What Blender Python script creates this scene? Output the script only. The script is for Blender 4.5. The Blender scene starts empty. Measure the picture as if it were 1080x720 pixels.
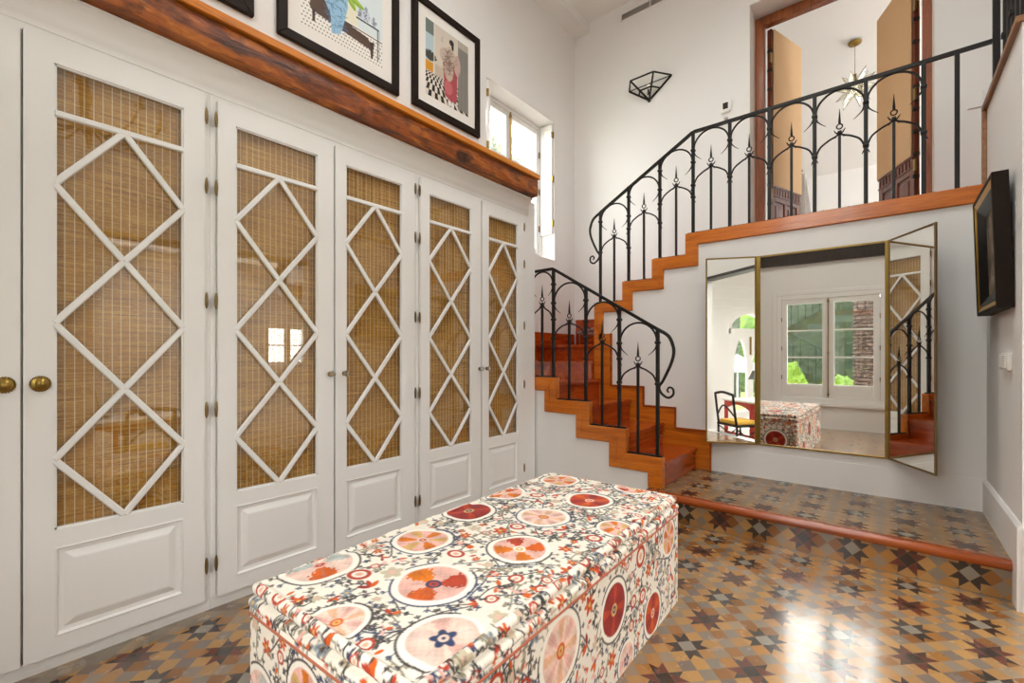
import bpy, bmesh, math, random
import numpy as np
from mathutils import Vector, Matrix

SC = bpy.context.scene
COL = SC.collection
PI = math.pi
def lin(r, g, b):
    f = lambda c: (c/255/12.92) if c/255 <= .04045 else ((c/255+.055)/1.055)**2.4
    return (f(r), f(g), f(b))

# ------------------------------------------------------------------ materials
class NT:
    def __init__(s, name):
        s.m = bpy.data.materials.new(name); s.m.use_nodes = True
        s.t = s.m.node_tree; s.n = s.t.nodes; s.n.clear()
        s.out = s.n.new('ShaderNodeOutputMaterial')
    def node(s, typ, **kw):
        n = s.n.new(typ)
        for k, v in kw.items(): setattr(n, k, v)
        return n
    def link(s, a, b): s.t.links.new(a, b)
    def put(s, sock, v):
        if isinstance(v, (int, float)): sock.default_value = v
        elif isinstance(v, (tuple, list)): sock.default_value = (*v, 1.0) if len(sock.default_value) == 4 and len(v) == 3 else v
        else: s.link(v, sock)
    def math(s, op, a, b=None, c=None):
        n = s.node('ShaderNodeMath', operation=op)
        s.put(n.inputs[0], a)
        if b is not None: s.put(n.inputs[1], b)
        if c is not None: s.put(n.inputs[2], c)
        return n.outputs[0]
    def mix(s, fac, a, b, blend='MIX'):
        n = s.node('ShaderNodeMix', data_type='RGBA', blend_type=blend)
        s.put(n.inputs[0], fac); s.put(n.inputs[6], a); s.put(n.inputs[7], b)
        return n.outputs[2]
    def coords(s, which='Object'): return s.node('ShaderNodeTexCoord').outputs[which]
    def pos(s): return s.node('ShaderNodeNewGeometry').outputs['Position']
    def mapping(s, vec, scale=(1, 1, 1), rot=(0, 0, 0), loc=(0, 0, 0)):
        n = s.node('ShaderNodeMapping'); s.link(vec, n.inputs[0])
        n.inputs['Scale'].default_value = scale; n.inputs['Rotation'].default_value = rot; n.inputs['Location'].default_value = loc
        return n.outputs[0]
    def noise(s, vec, scale, detail=4, rough=.55, dist=0, color=False):
        n = s.node('ShaderNodeTexNoise'); s.link(vec, n.inputs['Vector'])
        n.inputs['Scale'].default_value = scale; n.inputs['Detail'].default_value = detail
        n.inputs['Roughness'].default_value = rough; n.inputs['Distortion'].default_value = dist
        return n.outputs[1 if color else 0]
    def ramp(s, fac, stops):
        n = s.node('ShaderNodeValToRGB'); s.link(fac, n.inputs[0])
        e = n.color_ramp.elements
        while len(e) < len(stops): e.new(.5)
        for k, (p, c) in enumerate(stops): e[k].position = p; e[k].color = (*c, 1)
        return n.outputs[0]
    def bump(s, h, strength=.2, dist=.01):
        n = s.node('ShaderNodeBump'); s.link(h, n.inputs['Height'])
        n.inputs['Strength'].default_value = strength; n.inputs['Distance'].default_value = dist
        return n.outputs[0]
    def bsdf(s, color, rough=.5, metal=0, spec=.5, normal=None, coat=0, coat_rough=.1, coat_ior=1.5, emit=None, estr=0, trans=0, ior=1.45, sheen=0):
        n = s.node('ShaderNodeBsdfPrincipled')
        s.put(n.inputs['Base Color'], color); s.put(n.inputs['Roughness'], rough); s.put(n.inputs['Metallic'], metal)
        s.put(n.inputs['Specular IOR Level'], spec); n.inputs['Coat Weight'].default_value = coat; n.inputs['Coat Roughness'].default_value = coat_rough; n.inputs['Coat IOR'].default_value = coat_ior
        n.inputs['Transmission Weight'].default_value = trans; n.inputs['IOR'].default_value = ior
        n.inputs['Sheen Weight'].default_value = sheen
        if emit: s.put(n.inputs['Emission Color'], emit); n.inputs['Emission Strength'].default_value = estr
        if normal is not None: s.link(normal, n.inputs['Normal'])
        s.link(n.outputs[0], s.out.inputs[0]); return s.m

def plain(name, c, rough=.5, metal=0, spec=.5, var=.04, vscale=3, bump=0, bscale=60, **kw):
    t = NT(name); p = t.coords()
    nz = t.noise(p, vscale, 3)
    col = t.mix(nz, tuple(max(0, x*(1-var)) for x in c), tuple(x*(1+var) for x in c))
    nrm = t.bump(t.noise(p, bscale, 3), bump, .004) if bump else None
    return t.bsdf(col, rough, metal, spec, nrm, **kw)

def wood(name, dark, mid, light, stretch=(1, 8, 8), scale=3.0, rough=.3, coat=.3, knots=True, bump=.08):
    t = NT(name); p = t.mapping(t.coords(), scale=stretch)
    n1 = t.noise(p, scale, 6, .6, .8); n2 = t.noise(p, scale*7, 4, .6, .3)
    f = t.math('ADD', t.math('MULTIPLY', n1, .72), t.math('MULTIPLY', n2, .28))
    c = t.ramp(f, [(.3, dark), (.5, mid), (.7, light)])
    if knots:
        v = t.node('ShaderNodeTexVoronoi'); t.link(t.mapping(t.coords(), scale=tuple(1+(s-1)*.12 for s in stretch)), v.inputs['Vector']); v.inputs['Scale'].default_value = 5
        k = t.math('LESS_THAN', v.outputs['Distance'], .085)
        c = t.mix(t.math('MULTIPLY', k, .55), c, dark)
    return t.bsdf(c, rough, 0, .5, t.bump(f, bump, .003), coat=coat, coat_rough=.12)

M = {}
M['wall'] = plain('wall_paint', (.805, .79, .77), .75, spec=.25, var=.012, vscale=1.2, bump=.05, bscale=40)
M['white'] = plain('white_lacquer', (.82, .805, .785), .38, spec=.4, var=.012, vscale=2)
M['ceil'] = plain('ceiling_paint', (.82, .81, .79), .8, spec=.2, var=.01)
M['string'] = wood('orange_pine', lin(146, 74, 10), lin(194, 104, 18), lin(212, 128, 36), (.7, 6, 9), 2.6, .28, .35)
M['tread'] = wood('red_brown_treads', lin(118, 38, 8), lin(164, 62, 14), lin(190, 92, 30), (8, .8, 8), 2.5, .2, .6)
M['nosing'] = wood('nosing_wood', lin(110, 46, 12), lin(156, 72, 22), lin(180, 96, 36), (.6, 9, 9), 2.5, .22, .6, knots=False)
M['doorwood'] = wood('door_frame_wood', lin(92, 44, 18), lin(140, 74, 34), lin(165, 95, 50), (8, 8, .7), 2.5, .35, .3, knots=False)
M['darkwood'] = wood('dark_frame_wood', lin(26, 20, 16), lin(44, 34, 28), lin(62, 50, 40), (6, 1, 1), 6, .45, .1, knots=False)
M['leafwood'] = wood('dark_red_door_wood', lin(64, 24, 12), lin(100, 46, 26), lin(134, 70, 42), (8, 8, .7), 2.5, .35, .3, knots=False)
M['oak'] = wood('cap_oak', lin(110, 72, 44), lin(140, 96, 62), lin(160, 116, 80), (8, .7, 8), 2.5, .4, .1, knots=False)
def beam_mat():
    t = NT('old_timber'); p = t.mapping(t.coords(), scale=(6, .8, 6))
    n1 = t.noise(p, 3, 7, .62, 1.4); n2 = t.noise(t.mapping(t.coords(), scale=(3, 1.4, 3)), 2.3, 5, .6, .6)
    c = t.ramp(n1, [(.28, lin(60, 24, 6)), (.43, lin(116, 54, 10)), (.56, lin(156, 80, 14)), (.72, lin(202, 124, 34))])
    c = t.mix(t.ramp(n2, [(.52, (0, 0, 0)), (.64, (1, 1, 1))]), c, lin(60, 28, 10))
    return t.bsdf(c, .42, 0, .5, t.bump(t.math('ADD', n1, n2), .5, .012), coat=.15, coat_rough=.25)
M['beam'] = beam_mat()
M['plank'] = wood('ledge_plank', lin(156, 84, 14), lin(200, 116, 28), lin(216, 140, 46), (8, .6, 8), 2.4, .4, .15)
M['iron'] = plain('black_iron', lin(24, 20, 17), .45, .25, .5, .12, 8, .15, 50)
M['brass'] = plain('aged_brass', lin(150, 122, 62), .32, .9, .5, .18, 12)
M['bronze'] = plain('dark_bronze', lin(128, 106, 70), .38, .75, .5, .15, 12)
M['gold'] = plain('gilded_wood', lin(196, 150, 52), .35, .7, .5, .2, 20, .2, 60)
M['black'] = plain('black_paint', lin(32, 29, 27), .4, 0, .5, .1, 6)
M['framebrown'] = plain('dark_frame_paint', lin(36, 26, 20), .55, 0, .15, .12, 8)
M['mat'] = plain('picture_mount', lin(232, 228, 222), .8, var=.01)
M['plastic'] = plain('white_plastic', lin(235, 232, 226), .35, var=.01)
M['screen'] = plain('dark_screen', lin(48, 46, 46), .2, var=.02)
M['grille'] = plain('grey_grille', lin(176, 168, 160), .5, var=.03)
M['redpaint'] = plain('red_lacquer', lin(190, 52, 34), .3, var=.08)
M['yellow'] = plain('yellow_cushion', lin(224, 178, 70), .7, var=.1)
M['lampwhite'] = plain('pale_lampshade', lin(104, 108, 106), .5)
M['pale_floor'] = plain('pale_stone_floor', lin(214, 206, 196), .35, var=.05, vscale=4)
M['linen'] = None
def linen(name, a, b, scale=350):
    t = NT(name); p = t.coords()
    n = t.noise(t.mapping(p, scale=(1, 1, .08)), scale, 2); n2 = t.noise(p, 4, 3)
    c = t.mix(n, a, b); c = t.mix(t.math('MULTIPLY', n2, .2), c, b)
    return t.bsdf(c, .85, 0, .2)
M['linen'] = linen('beige_cloth', lin(206, 170, 128), lin(222, 190, 150))
def glass(name, tint=(.97, .98, .97), ior=1.5, rough=0.0, refl=2.0):
    t = NT(name)
    lw = t.node('ShaderNodeLayerWeight'); f0 = ((ior-1)/(ior+1))**2
    fr = t.math('ADD', refl*f0, t.math('MULTIPLY', t.math('POWER', lw.outputs['Facing'], 5), 1-2*f0))
    tr = t.node('ShaderNodeBsdfTransparent'); tr.inputs[0].default_value = (*tint, 1)
    gl = t.node('ShaderNodeBsdfGlossy'); gl.inputs['Roughness'].default_value = rough; gl.inputs[0].default_value = (1, 1, 1, 1)
    mx = t.node('ShaderNodeMixShader'); t.link(fr, mx.inputs[0]); t.link(tr.outputs[0], mx.inputs[1]); t.link(gl.outputs[0], mx.inputs[2])
    t.link(mx.outputs[0], t.out.inputs[0]); return t.m
M['glass'] = glass('window_glass')
M['cabglass'] = glass('cabinet_glass', (.97, .97, .96), 1.5, refl=1.25)
M['starglass'] = glass('star_glass', (.95, .945, .88), 1.5, refl=2.0)
M['crystal'] = NT('crystal').bsdf((.95, .95, .95), .02, 0, .5, trans=.9, ior=1.5)
def mirror_mat():
    t = NT('silvered_mirror'); return t.bsdf((.90, .905, .88), .012, 1, .5)
M['mirror'] = mirror_mat()
def bulb_mat(name, col, st):
    t = NT(name); return t.bsdf((.9, .88, .8), .4, emit=col, estr=st)
M['bulb'] = plain('candle_bulb', (.5, .45, .36), .4)
M['warmbulb'] = bulb_mat('warm_bulb', (1, .86, .66), .15)

def rattan():
    t = NT('bamboo_blind'); p = t.coords()
    s = t.node('ShaderNodeSeparateXYZ'); t.link(p, s.inputs[0])
    y, z = s.outputs[1], s.outputs[2]
    n1 = t.noise(t.mapping(p, scale=(1, 1.6, 60)), 2.2, 4, .7)           # individual splints
    n2 = t.noise(t.mapping(p, scale=(1, 2, 16)), 2.0, 3, .6)              # bands
    n3 = t.noise(t.mapping(p, scale=(1, 30, 160)), 1.5, 2)
    c = t.ramp(n1, [(.3, lin(136, 88, 28)), (.5, lin(192, 140, 58)), (.7, lin(232, 190, 104))])
    c = t.mix(t.math('MULTIPLY', n2, .55), c, lin(150, 98, 34))
    c = t.mix(t.math('MULTIPLY', t.math('GREATER_THAN', n3, .6), .35), c, lin(236, 200, 124))
    fr = t.math('FRACT', t.math('DIVIDE', y, .0272))
    cord = t.math('LESS_THAN', t.math('ABSOLUTE', t.math('SUBTRACT', fr, .5)), .055)
    c = t.mix(t.math('MULTIPLY', cord, .8), c, lin(240, 226, 190))
    h = t.math('ADD', n1, t.math('MULTIPLY', cord, .6))
    return t.bsdf(c, .55, 0, .35, t.bump(h, .5, .003))
M['rattan'] = rattan()

AMB, GRY = lin(190, 138, 76), lin(142, 128, 112)
DRK, RED, LGR = lin(50, 42, 38), lin(116, 48, 34), lin(160, 152, 138)
def tile_mat(name, ax, x0, y0, dy, border=None, rough=.2, cior=1.5, flat=0.0, spec=.35, coat=.75):
    """8-pointed stars of square tiles set on the diagonal; ax picks the two axes"""
    t = NT(name); p = t.pos(); s = t.node('ShaderNodeSeparateXYZ'); t.link(p, s.inputs[0])
    wob = t.noise(p, 9, 2)
    X = t.math('DIVIDE', t.math('SUBTRACT', s.outputs[ax[0]], x0), .229/3)
    Y = t.math('DIVIDE', t.math('SUBTRACT', s.outputs[ax[1]], y0), dy/3)
    a, b = t.math('ADD', X, Y), t.math('SUBTRACT', Y, X)
    i, j = t.math('ROUND', a), t.math('ROUND', b)
    fa, fb = t.math('SUBTRACT', a, i), t.math('SUBTRACT', b, j)
    m, n = t.math('ROUND', t.math('DIVIDE', i, 3)), t.math('ROUND', t.math('DIVIDE', j, 3))
    di, dj = t.math('SUBTRACT', i, t.math('MULTIPLY', m, 3)), t.math('SUBTRACT', j, t.math('MULTIPLY', n, 3))
    mod2 = lambda v: t.math('SUBTRACT', v, t.math('MULTIPLY', t.math('FLOOR', t.math('DIVIDE', v, 2)), 2))
    star = t.math('LESS_THAN', mod2(t.math('ADD', m, n)), .5)
    typ = t.math('GREATER_THAN', mod2(m), .5)                            # 0 grey star, 1 red star
    adi, adj = t.math('ABSOLUTE', di), t.math('ABSOLUTE', dj)
    ring = t.math('ADD', adi, adj)
    cen = t.math('MULTIPLY', star, t.math('LESS_THAN', ring, .5))
    gee = t.math('MULTIPLY', star, t.math('COMPARE', ring, 1.0, .1))
    o = t.math('ADD', t.math('MULTIPLY', di, fa), t.math('MULTIPLY', dj, fb))
    l0 = t.math('SUBTRACT', t.math('MULTIPLY', di, fb), t.math('MULTIPLY', dj, fa))
    l = t.math('ABSOLUTE', l0)
    pt = t.math('MULTIPLY', gee, t.math('GREATER_THAN', l, o))
    chk = t.math('GREATER_THAN', mod2(t.math('ADD', i, j)), .5)
    cmb = t.node('ShaderNodeCombineXYZ'); t.link(i, cmb.inputs[0]); t.link(j, cmb.inputs[1])
    wn = t.node('ShaderNodeTexWhiteNoise', noise_dimensions='3D'); t.link(cmb.outputs[0], wn.inputs['Vector'])
    rnd = wn.outputs[0]
    amb = t.ramp(rnd, [(.1, lin(150, 96, 44)), (.35, lin(196, 138, 72)), (.6, lin(186, 142, 92)), (.9, lin(206, 156, 92))])
    gry = t.ramp(rnd, [(.1, lin(134, 116, 104)), (.4, lin(146, 134, 118)), (.7, lin(158, 140, 122)), (.95, lin(176, 150, 118))])
    amb = t.mix(flat, amb, lin(164, 132, 96)); gry = t.mix(flat, gry, lin(150, 126, 98))
    # outside a star some of the amber tiles are a browner grey
    c = t.mix(chk, amb, gry)
    c = t.mix(t.math('MULTIPLY', gee, t.math('SUBTRACT', 1, pt)), c, amb)
    sidec = t.math('GREATER_THAN', l0, t.math('ABSOLUTE', o))
    ptc = t.mix(typ, DRK, t.mix(t.math('MULTIPLY', sidec, .9), RED, DRK))
    ptc = t.mix(t.math('MULTIPLY', rnd, .35), ptc, (.10, .07, .06))
    c = t.mix(pt, c, ptc)
    c = t.mix(cen, c, t.mix(typ, LGR, tuple(x*.9 for x in DRK)))
    e = t.math('MAXIMUM', t.math('ABSOLUTE', fa), t.math('ABSOLUTE', fb))
    if border is not None:
        g = t.math('LESS_THAN', s.outputs[0], border)
        c = t.mix(g, c, gry)
    grout = t.math('GREATER_THAN', e, .482)
    c = t.mix(t.math('MULTIPLY', grout, .35), c, lin(150, 130, 104))
    n2 = t.noise(p, 14, 4, .6)
    c = t.mix(t.math('MULTIPLY', n2, .22), c, lin(104, 78, 50))
    c = t.mix(1.0, c, (.74, .73, .72), 'MULTIPLY')
    tilt = t.math('ADD', t.math('MULTIPLY', t.math('MULTIPLY', fa, t.math('SUBTRACT', rnd, .5)), .9), t.math('MULTIPLY', grout, -.35))
    nrm = t.bump(t.math('ADD', tilt, t.math('MULTIPLY', n2, .25)), .16*(1-flat), .004)
    r = t.math('ADD', rough, t.math('MULTIPLY', n2, .12))
    return t.bsdf(c, r, 0, spec, nrm, coat=coat, coat_rough=.10, coat_ior=cior)
M['floor'] = tile_mat('star_tile_floor', (0, 1), -.845, 3.01, .235, border=-2.275)
M['platform'] = tile_mat('star_tile_step', (0, 1), -.843, 3.241, .235, cior=1.45, flat=.6, spec=.1, coat=.6)
M['riser'] = tile_mat('star_tile_riser', (0, 2), -.614, .088, .229, rough=.3)

def vcol(name, rough=.85, bump=.0, sheen=0.0):
    t = NT(name); a = t.node('ShaderNodeVertexColor', layer_name='Col')
    nrm = t.bump(t.noise(t.coords(), 700, 2), bump, .001) if bump else None
    return t.bsdf(a.outputs[0], rough, 0, .25, nrm, sheen=sheen)
M['print'] = vcol('art_print', .6)
M['suzani'] = vcol('suzani_fabric', .85, .25, .1)
def leafmat(name, a, b, scale=30, c=None):
    t = NT(name); p = t.coords()
    n = t.noise(p, scale, 5, .7); n2 = t.noise(p, 2.0, 3)
    col = t.ramp(n, [(.35, a), (.62, b)])
    if c: col = t.mix(t.ramp(n2, [(.45, (0, 0, 0)), (.6, (1, 1, 1))]), col, c)
    return t.bsdf(col, .6, 0, .3)
M['greytree'] = leafmat('grey_green_leaves', (.10, .12, .08), (.34, .36, .28), 10)
M['hedge'] = leafmat('hedge_leaves', (.0012, .004, .002), (.018, .036, .010), 7, (.008, .018, .008))
M['lime'] = leafmat('lime_leaves', (.02, .06, .004), (.13, .22, .012), 26)
M['tree'] = leafmat('tree_leaves', (.010, .04, .004), (.07, .14, .014), 9, (.11, .19, .02))
M['flowers'] = leafmat('pale_flowers', (.45, .42, .36), (.9, .86, .8), 24)
M['lawn'] = leafmat('lawn', (.10, .16, .04), (.22, .30, .08), 12)
def bark():
    t = NT('palm_bark'); p = t.mapping(t.coords(), scale=(16, 16, 34))
    v = t.node('ShaderNodeTexVoronoi'); t.link(p, v.inputs['Vector']); v.inputs['Scale'].default_value = 1
    c = t.ramp(v.outputs['Distance'], [(.1, lin(118, 98, 86)), (.4, lin(66, 50, 43)), (.75, lin(28, 21, 19))])
    return t.bsdf(c, .9, 0, .2, t.bump(v.outputs['Distance'], .8, .03))
M['bark'] = bark()
M['stone'] = plain('grey_render', lin(150, 146, 138), .9, var=.06)

# ------------------------------------------------------------------ mesh helpers
class MB:
    def __init__(s): s.v = []; s.f = []
    def add(s, vs, fs):
        o = len(s.v); s.v += [tuple(v) for v in vs]; s.f += [tuple(i+o for i in f) for f in fs]; return s
    def box(s, x0, x1, y0, y1, z0, z1):
        vs = [(x, y, z) for z in (z0, z1) for y in (y0, y1) for x in (x0, x1)]
        return s.add(vs, [(0, 2, 3, 1), (4, 5, 7, 6), (0, 1, 5, 4), (2, 6, 7, 3), (0, 4, 6, 2), (1, 3, 7, 5)])
    def prism(s, poly, f0, f1):
        """poly: 2-D points; f0/f1 map (a, b) to 3-D for the two caps"""
        n = len(poly); vs = [f0(a, b) for a, b in poly] + [f1(a, b) for a, b in poly]
        return s.add(vs, [tuple(range(n))[::-1], tuple(range(n, 2*n))] + [(i, (i+1) % n, n+(i+1) % n, n+i) for i in range(n)])
    def obar(s, p, q, w, h, up=(1, 0, 0)):
        """rectangular bar from p to q: h along up, w across"""
        p, q = Vector(p), Vector(q); d = (q-p).normalized(); u = Vector(up); u = (u-d*u.dot(d)).normalized(); c = d.cross(u)
        vs = [e+c*a*w/2+u*b*h/2 for e in (p, q) for a, b in ((-1, -1), (1, -1), (1, 1), (-1, 1))]
        return s.add(vs, [(3, 2, 1, 0), (4, 5, 6, 7), (0, 1, 5, 4), (1, 2, 6, 5), (2, 3, 7, 6), (3, 0, 4, 7)])
    def tube(s, pts, r, n=8, flat=1.0, up=None):
        pts = [Vector(p) for p in pts]; k = len(pts)
        rs = list(r) if isinstance(r, (list, tuple)) else [r]*k
        u = None; vs = []
        for i, p in enumerate(pts):
            d = (pts[min(i+1, k-1)]-pts[max(i-1, 0)]).normalized()
            if u is None:
                u = Vector(up) if up else (Vector((0, 0, 1)) if abs(d.z) < .9 else Vector((1, 0, 0)))
            u = (u-d*u.dot(d)); u = u.normalized() if u.length > 1e-6 else d.orthogonal().normalized()
            c = d.cross(u)
            for j in range(n):
                a = 2*PI*j/n + PI/n; vs.append(p+(u*math.cos(a)*flat+c*math.sin(a))*rs[i])
        fs = [(i*n+j, i*n+(j+1) % n, (i+1)*n+(j+1) % n, (i+1)*n+j) for i in range(k-1) for j in range(n)]
        fs += [tuple(range(n))[::-1], tuple(range((k-1)*n, k*n))]
        return s.add(vs, fs)
    def lathe(s, prof, c, axis='z', n=20):
        f = {'z': lambda r, a, h: (c[0]+r*math.cos(a), c[1]+r*math.sin(a), c[2]+h),
             'x': lambda r, a, h: (c[0]+h, c[1]+r*math.cos(a), c[2]+r*math.sin(a)),
             'y': lambda r, a, h: (c[0]+r*math.sin(a), c[1]+h, c[2]+r*math.cos(a))}[axis]
        vs = [f(max(r, 1e-4), 2*PI*j/n, h) for r, h in prof for j in range(n)]; k = len(prof)
        fs = [(i*n+j, i*n+(j+1) % n, (i+1)*n+(j+1) % n, (i+1)*n+j) for i in range(k-1) for j in range(n)]
        fs += [tuple(range(n))[::-1], tuple(range((k-1)*n, k*n))]
        return s.add(vs, fs)
    def ball(s, c, r, n=12, sq=(1, 1, 1)):
        prof = [(math.sin(PI*i/(n//2+2)), -math.cos(PI*i/(n//2+2))) for i in range(n//2+3)]
        vs = [(c[0]+max(a, 1e-3)*r*math.cos(2*PI*j/n)*sq[0], c[1]+max(a, 1e-3)*r*math.sin(2*PI*j/n)*sq[1], c[2]+h*r*sq[2]) for a, h in prof for j in range(n)]
        k = len(prof)
        fs = [(i*n+j, i*n+(j+1) % n, (i+1)*n+(j+1) % n, (i+1)*n+j) for i in range(k-1) for j in range(n)]
        fs += [tuple(range(n))[::-1], tuple(range((k-1)*n, k*n))]
        return s.add(vs, fs)
    def torus(s, c, R, r, ax='y', n=20, m=6):
        pts = []
        for i in range(n+1):
            a = 2*PI*i/n
            pts.append((c[0]+R*math.cos(a), c[1], c[2]+R*math.sin(a)) if ax == 'y' else ((c[0], c[1]+R*math.cos(a), c[2]+R*math.sin(a)) if ax == 'x' else (c[0]+R*math.cos(a), c[1]+R*math.sin(a), c[2])))
        return s.tube(pts, r, m)
    def build(s, name, mat, parent=None, bevel=0, seg=1, smooth=False, angle=None, loc=(0, 0, 0)):
        me = bpy.data.meshes.new(name)
        w = wloc(parent) if parent else Vector(loc)
        if parent: loc = (0, 0, 0)
        me.from_pydata([tuple(Vector(v)-w) for v in s.v], [], s.f); me.update()
        bm = bmesh.new(); bm.from_mesh(me)
        bmesh.ops.recalc_face_normals(bm, faces=bm.faces)
        if bevel:
            ed = [e for e in bm.edges if len(e.link_faces) == 2 and e.calc_face_angle(0) > .5]
            bmesh.ops.bevel(bm, geom=ed, offset=bevel, segments=seg, affect='EDGES', clamp_overlap=True)
        bm.to_mesh(me); bm.free()
        o = bpy.data.objects.new(name, me); me.materials.append(mat); COL.objects.link(o)
        if smooth: me.shade_smooth()
        elif bevel or angle: me.set_sharp_from_angle(angle=angle or .6); [setattr(p, 'use_smooth', True) for p in me.polygons]
        if angle: me.set_sharp_from_angle(angle=angle)
        o.location = loc
        if parent: o.parent = parent
        return o
def wloc(o):
    v = Vector((0, 0, 0))
    while o: v = v+o.location; o = o.parent
    return v
def tag(o, label, cat, group=None, kind=None):
    o['label'] = label; o['category'] = cat
    if group: o['group'] = group
    if kind: o['kind'] = kind
    return o
def thing(name, loc, label, cat, group=None, kind=None):
    o = bpy.data.objects.new(name, None); COL.objects.link(o); o.location = loc; o.empty_display_size = .1
    return tag(o, label, cat, group, kind)
def struct(name, mb, mat, label, cat, **kw): return tag(mb.build(name, mat, **kw), label, cat, kind='structure')
def XZ(y0, y1): return (lambda a, b: (a, y0, b)), (lambda a, b: (a, y1, b))
def YZ(x0, x1): return (lambda a, b: (x0, a, b)), (lambda a, b: (x1, a, b))
def XY(z0, z1): return (lambda a, b: (a, b, z0)), (lambda a, b: (a, b, z1))
def smooth_path(pts, n=8):
    P = [Vector(p) for p in pts]; out = []
    for i in range(len(P)-1):
        p0, p1, p2, p3 = P[max(i-1, 0)], P[i], P[i+1], P[min(i+2, len(P)-1)]
        for k in range(n):
            t = k/n
            out.append(.5*((2*p1)+(-p0+p2)*t+(2*p0-5*p1+4*p2-p3)*t*t+(-p0+3*p1-3*p2+p3)*t**3))
    return out+[P[-1]]

# ------------------------------------------------------------------ room shell
H = 1.15
XL, YB, ZC = -3.0, 4.85, 5.15
XR, YM, PZ, YF = .46, 4.0, .187, -.64
LZ = 2.15
struct('floor', MB().box(-3.3, .985, YF-.16, 3.131, -.12, 0).box(-3.3, 1.5, 3.131, 5.24, -.12, -.002), M['floor'], 'amber grey and black star patterned tile floor', 'floor')
mb = MB().box(-1.32, XR+.02, 3.132, YM+.02, .0, PZ)
struct('floor_step', mb, M['platform'], 'raised tiled step with dark stars in front of the folding mirror', 'step')
struct('trim_1', MB().prism([(3.132, .002), (3.132, .150), (3.1315, .150), (3.1315, .002)], *YZ(-1.32, XR-.002)), M['riser'], 'tiled riser of stars under the wooden nosing', 'tiles')
mb = MB(); mb.tube([(-1.34, 3.135, .163), (XR-.006, 3.135, .163)], .0255, 14); mb.box(-1.34, XR-.006, 3.135, 3.165, .150, .1895)
struct('trim_2', mb, M['nosing'], 'rounded reddish wooden nosing along the front of the tiled step', 'nosing', angle=.7)
# left wall with window recess
mb = MB()
WY0, WY1, WZ0, WZ1 = 3.25, 4.42, 2.246, 3.84
mb.box(-3.4, XL, YF-.2, WY0, 0, ZC+.1); mb.box(-3.4, XL, WY1, YB+.2, 0, ZC+.1); mb.box(-3.4, XL, WY0, WY1, 0, WZ0); mb.box(-3.4, XL, WY0, WY1, WZ1, ZC+.1)
struct('wall_left', mb, M['wall'], 'tall white wall above the wardrobes with a deep window recess', 'wall')
# back wall with door opening
DX0, DX1, DZ1 = -1.035, .272, 4.51
mb = MB()
mb.box(-3.4, DX0, YB, 5.25, 0, ZC+.1); mb.box(DX1, 2.2, YB, 5.25, 0, ZC+.1); mb.box(DX0, DX1, YB, 5.25, DZ1, ZC+.1); mb.box(DX0, DX1, YB, 5.25, 0, LZ)
struct('wall_back', mb, M['wall'], 'white back wall above the stairs with the sconce', 'wall')
# wall with the mirror, its top following the upper flight
poly = [(-2.215, 0), (XR+.14, 0), (XR+.14, 2.084), (-1.248, 2.084), (-1.248, 1.904), (-1.545, 1.904), (-1.545, 1.734), (-1.84, 1.734), (-1.84, 1.561), (-2.14, 1.561), (-2.215, 1.561)]
struct('wall_middle', MB().prism(poly, *XZ(YM, YM+.1)), M['wall'], 'white wall under the upper flight that carries the folding mirror', 'wall')
# right parapet wall
struct('wall_right', MB().box(XR, XR+.14, 3.035, YM-.001, 0, 2.64).box(XR+.14, 1.13, 3.035, 3.17, 0, 2.15), M['wall'], 'grey white wall on the right with a brown cap', 'wall')
mb = MB().box(XR-.022, XR+.16, 3.02, YM+.012, 2.64, 2.668).box(XR-.022, XR+.0, YM-.016, YM+.012, 2.192, 2.64)
struct('trim_3', mb, M['oak'], 'brown wooden cap and edge strip along the top of the right wall', 'wall cap', bevel=.003)
# wall towards the alcove
OY = .82
mb = MB().box(.985, 1.13, YF, OY, -.42, ZC+.1).box(.985, 1.13, 2.85, 3.17, -.42, ZC+.1).box(.985, 1.13, OY, 2.85, 2.33, ZC+.1).box(.985, 1.13, OY, 2.85, -.42, 0)
struct('wall_alcove', mb, M['wall'], 'white wall with a wide opening into the study alcove', 'wall')
struct('trim_4', MB().box(.965, 1.15, OY, 2.85, 2.29, 2.33), M['darkwood'], 'dark wooden lintel over the opening to the study', 'lintel')
# window wall behind the camera
W0, W1, S0, S1 = -1.43, -.03, .40, 2.11
U0, U1 = 2.88, 4.70
A0, A1 = 2.56, 3.58
mb = MB()
mb.box(-3.4, W0, YF-.3, YF, -.45, ZC+.1); mb.box(W0, W1, YF-.3, YF, -.45, S0); mb.box(W0, W1, YF-.3, YF, S1, U0); mb.box(W0, W1, YF-.3, YF, U1, ZC+.1); mb.box(W1, A0, YF-.3, YF, -.45, ZC+.1)
mb.box(A1, 4.6, YF-.3, YF, -.45, ZC+.1)
arch = [(A0, 1.60)]+[((A0+A1)/2-.51*math.cos(PI*k/24), 1.60+.385*math.sin(PI*k/24)) for k in range(1, 24)]+[(A1, 1.60), (A1, ZC+.1), (A0, ZC+.1)]
mb.prism(arch, *XZ(YF-.3, YF))
struct('wall_front', mb, M['wall'], 'white window wall seen in the mirror', 'wall')
struct('trim_5', MB().box(-3.0, .985, YF, YF+.06, 2.60, 2.80), M['darkwood'], 'dark wooden beam on the window wall seen at the top of the mirror', 'beam')
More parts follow.
